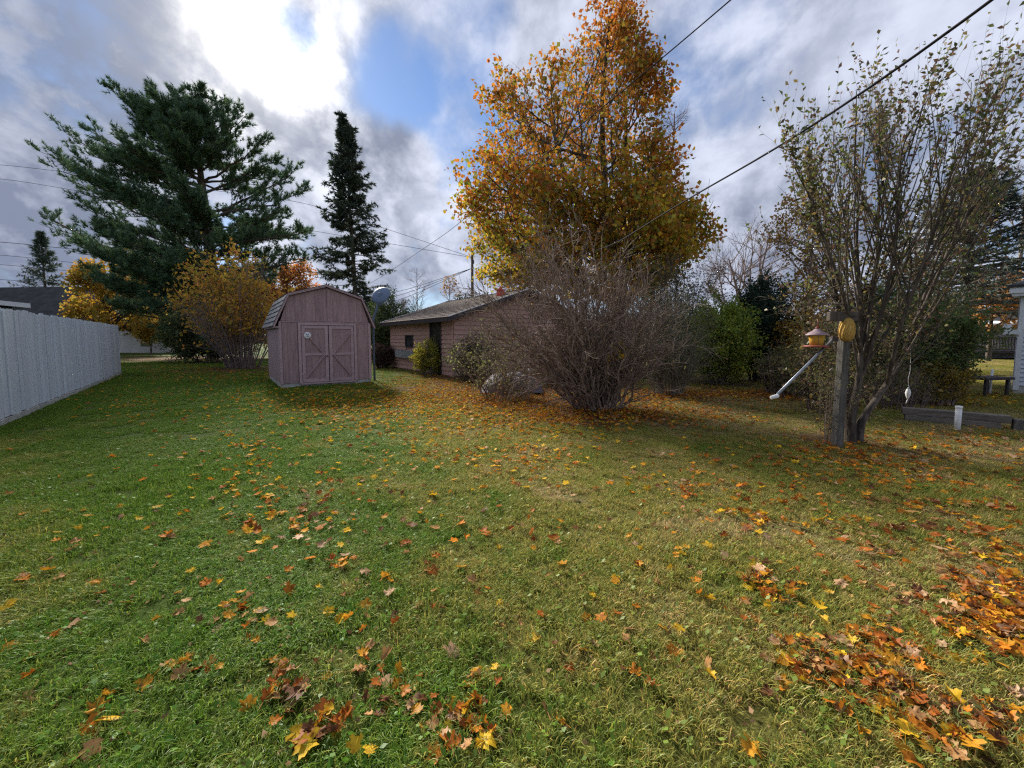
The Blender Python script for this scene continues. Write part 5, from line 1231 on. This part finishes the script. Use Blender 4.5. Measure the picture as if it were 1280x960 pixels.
for x_, y_, s_, ci, si in near:
    o = link('fallen_leaf', leaf_mesh(ci, si)); o.scale = (s_, s_, s_ * rng.uniform(.8, 1.15))
    o.location = (x_, y_, rng.uniform(.006, .030)); o.rotation_euler = (rng.normal(0, .34), rng.normal(0, .34), rng.uniform(0, 6.28))
    kd = KINDS_[si % 5]; nbr = int((np.hypot(SP[:, 0] - x_, SP[:, 1] - y_) < .22).sum()) - 1
    where = 'lying alone on the grass' if nbr == 0 else 'with another leaf or two on the grass' if nbr < 3 else 'in a loose clump of leaves' if nbr < 8 else 'in a thick drift of leaves'
    sz = 'small' if s_ < .04 else 'large' if s_ > .054 else 'middling'
    if nbr:
        dn_ = np.hypot(SP[:, 0] - x_, SP[:, 1] - y_); dn_[dn_ < 1e-6] = 9; q_ = spots[int(dn_.argmin())]; where = f'beside a {KINDS_[q_[4] % 5]} {CN[q_[3]]} one ' + where.replace('with another leaf or two ', '')
    tag(o, f'{sz} {kd} {CN[ci]} maple leaf {where}', 'leaf', f'{kd} {CN[ci]} fallen maple leaves')
VV = []; TT = []; QQ = []; CC = []; n0 = 0
for x_, y_, s_, ci, si in rest:
    V, T, Q = SHAPES[KINDS_[si % 5]][si // 5]; a = rng.uniform(0, 6.28); tx, ty = rng.normal(0, .25, 2)
    Rm = np.array(Matrix.Rotation(a, 3, 'Z') @ Matrix.Rotation(tx, 3, 'X') @ Matrix.Rotation(ty, 3, 'Y'))
    VV.append((V * s_) @ Rm.T + [x_, y_, rng.uniform(.02, .035) + min(.016, y_ * .002)]); TT.append(T + n0); QQ.append(Q + n0); n0 += len(V)
    CC.append(np.repeat(np.array(COLS[CN[ci]])[None] * np.exp(rng.normal(0, .15)), len(V), 0))
tag(link('fallen_leaves', mesh_np('fallen_leaves', np.concatenate(VV), [np.concatenate(TT), np.concatenate(QQ)], LEAFF, col=np.concatenate(CC), smooth=True)), 'scattered orange and yellow leaf litter across the farther lawn', 'leaves', None, 'stuff')
# small broken leaf crumbs and bits of stalk between the grass blades
m = 5000; dep = .9 + 14 * rng.random(m) ** 1.4; Q = np.stack([rng.uniform(-1.4, 1.4, m) * dep, dep, rng.uniform(.008, .03, m)], 1); V, Fc = leaves(Q, rng.normal(0, 1, (m, 3)) * [1, 1, .25], rng.uniform(.012, .032, m), .7, .15)
tag(link('leaf_crumbs', mesh_np('leaf_crumbs', V, Fc, LEAFF, col=np.repeat(palette(Q, [(.19, .10, .05), (.33, .2, .1), (.4, .26, .14), (.12, .07, .04)], 1, 0, 1.0), 4, 0))), 'tiny brown bits of broken leaf in the grass', 'litter', None, 'stuff')
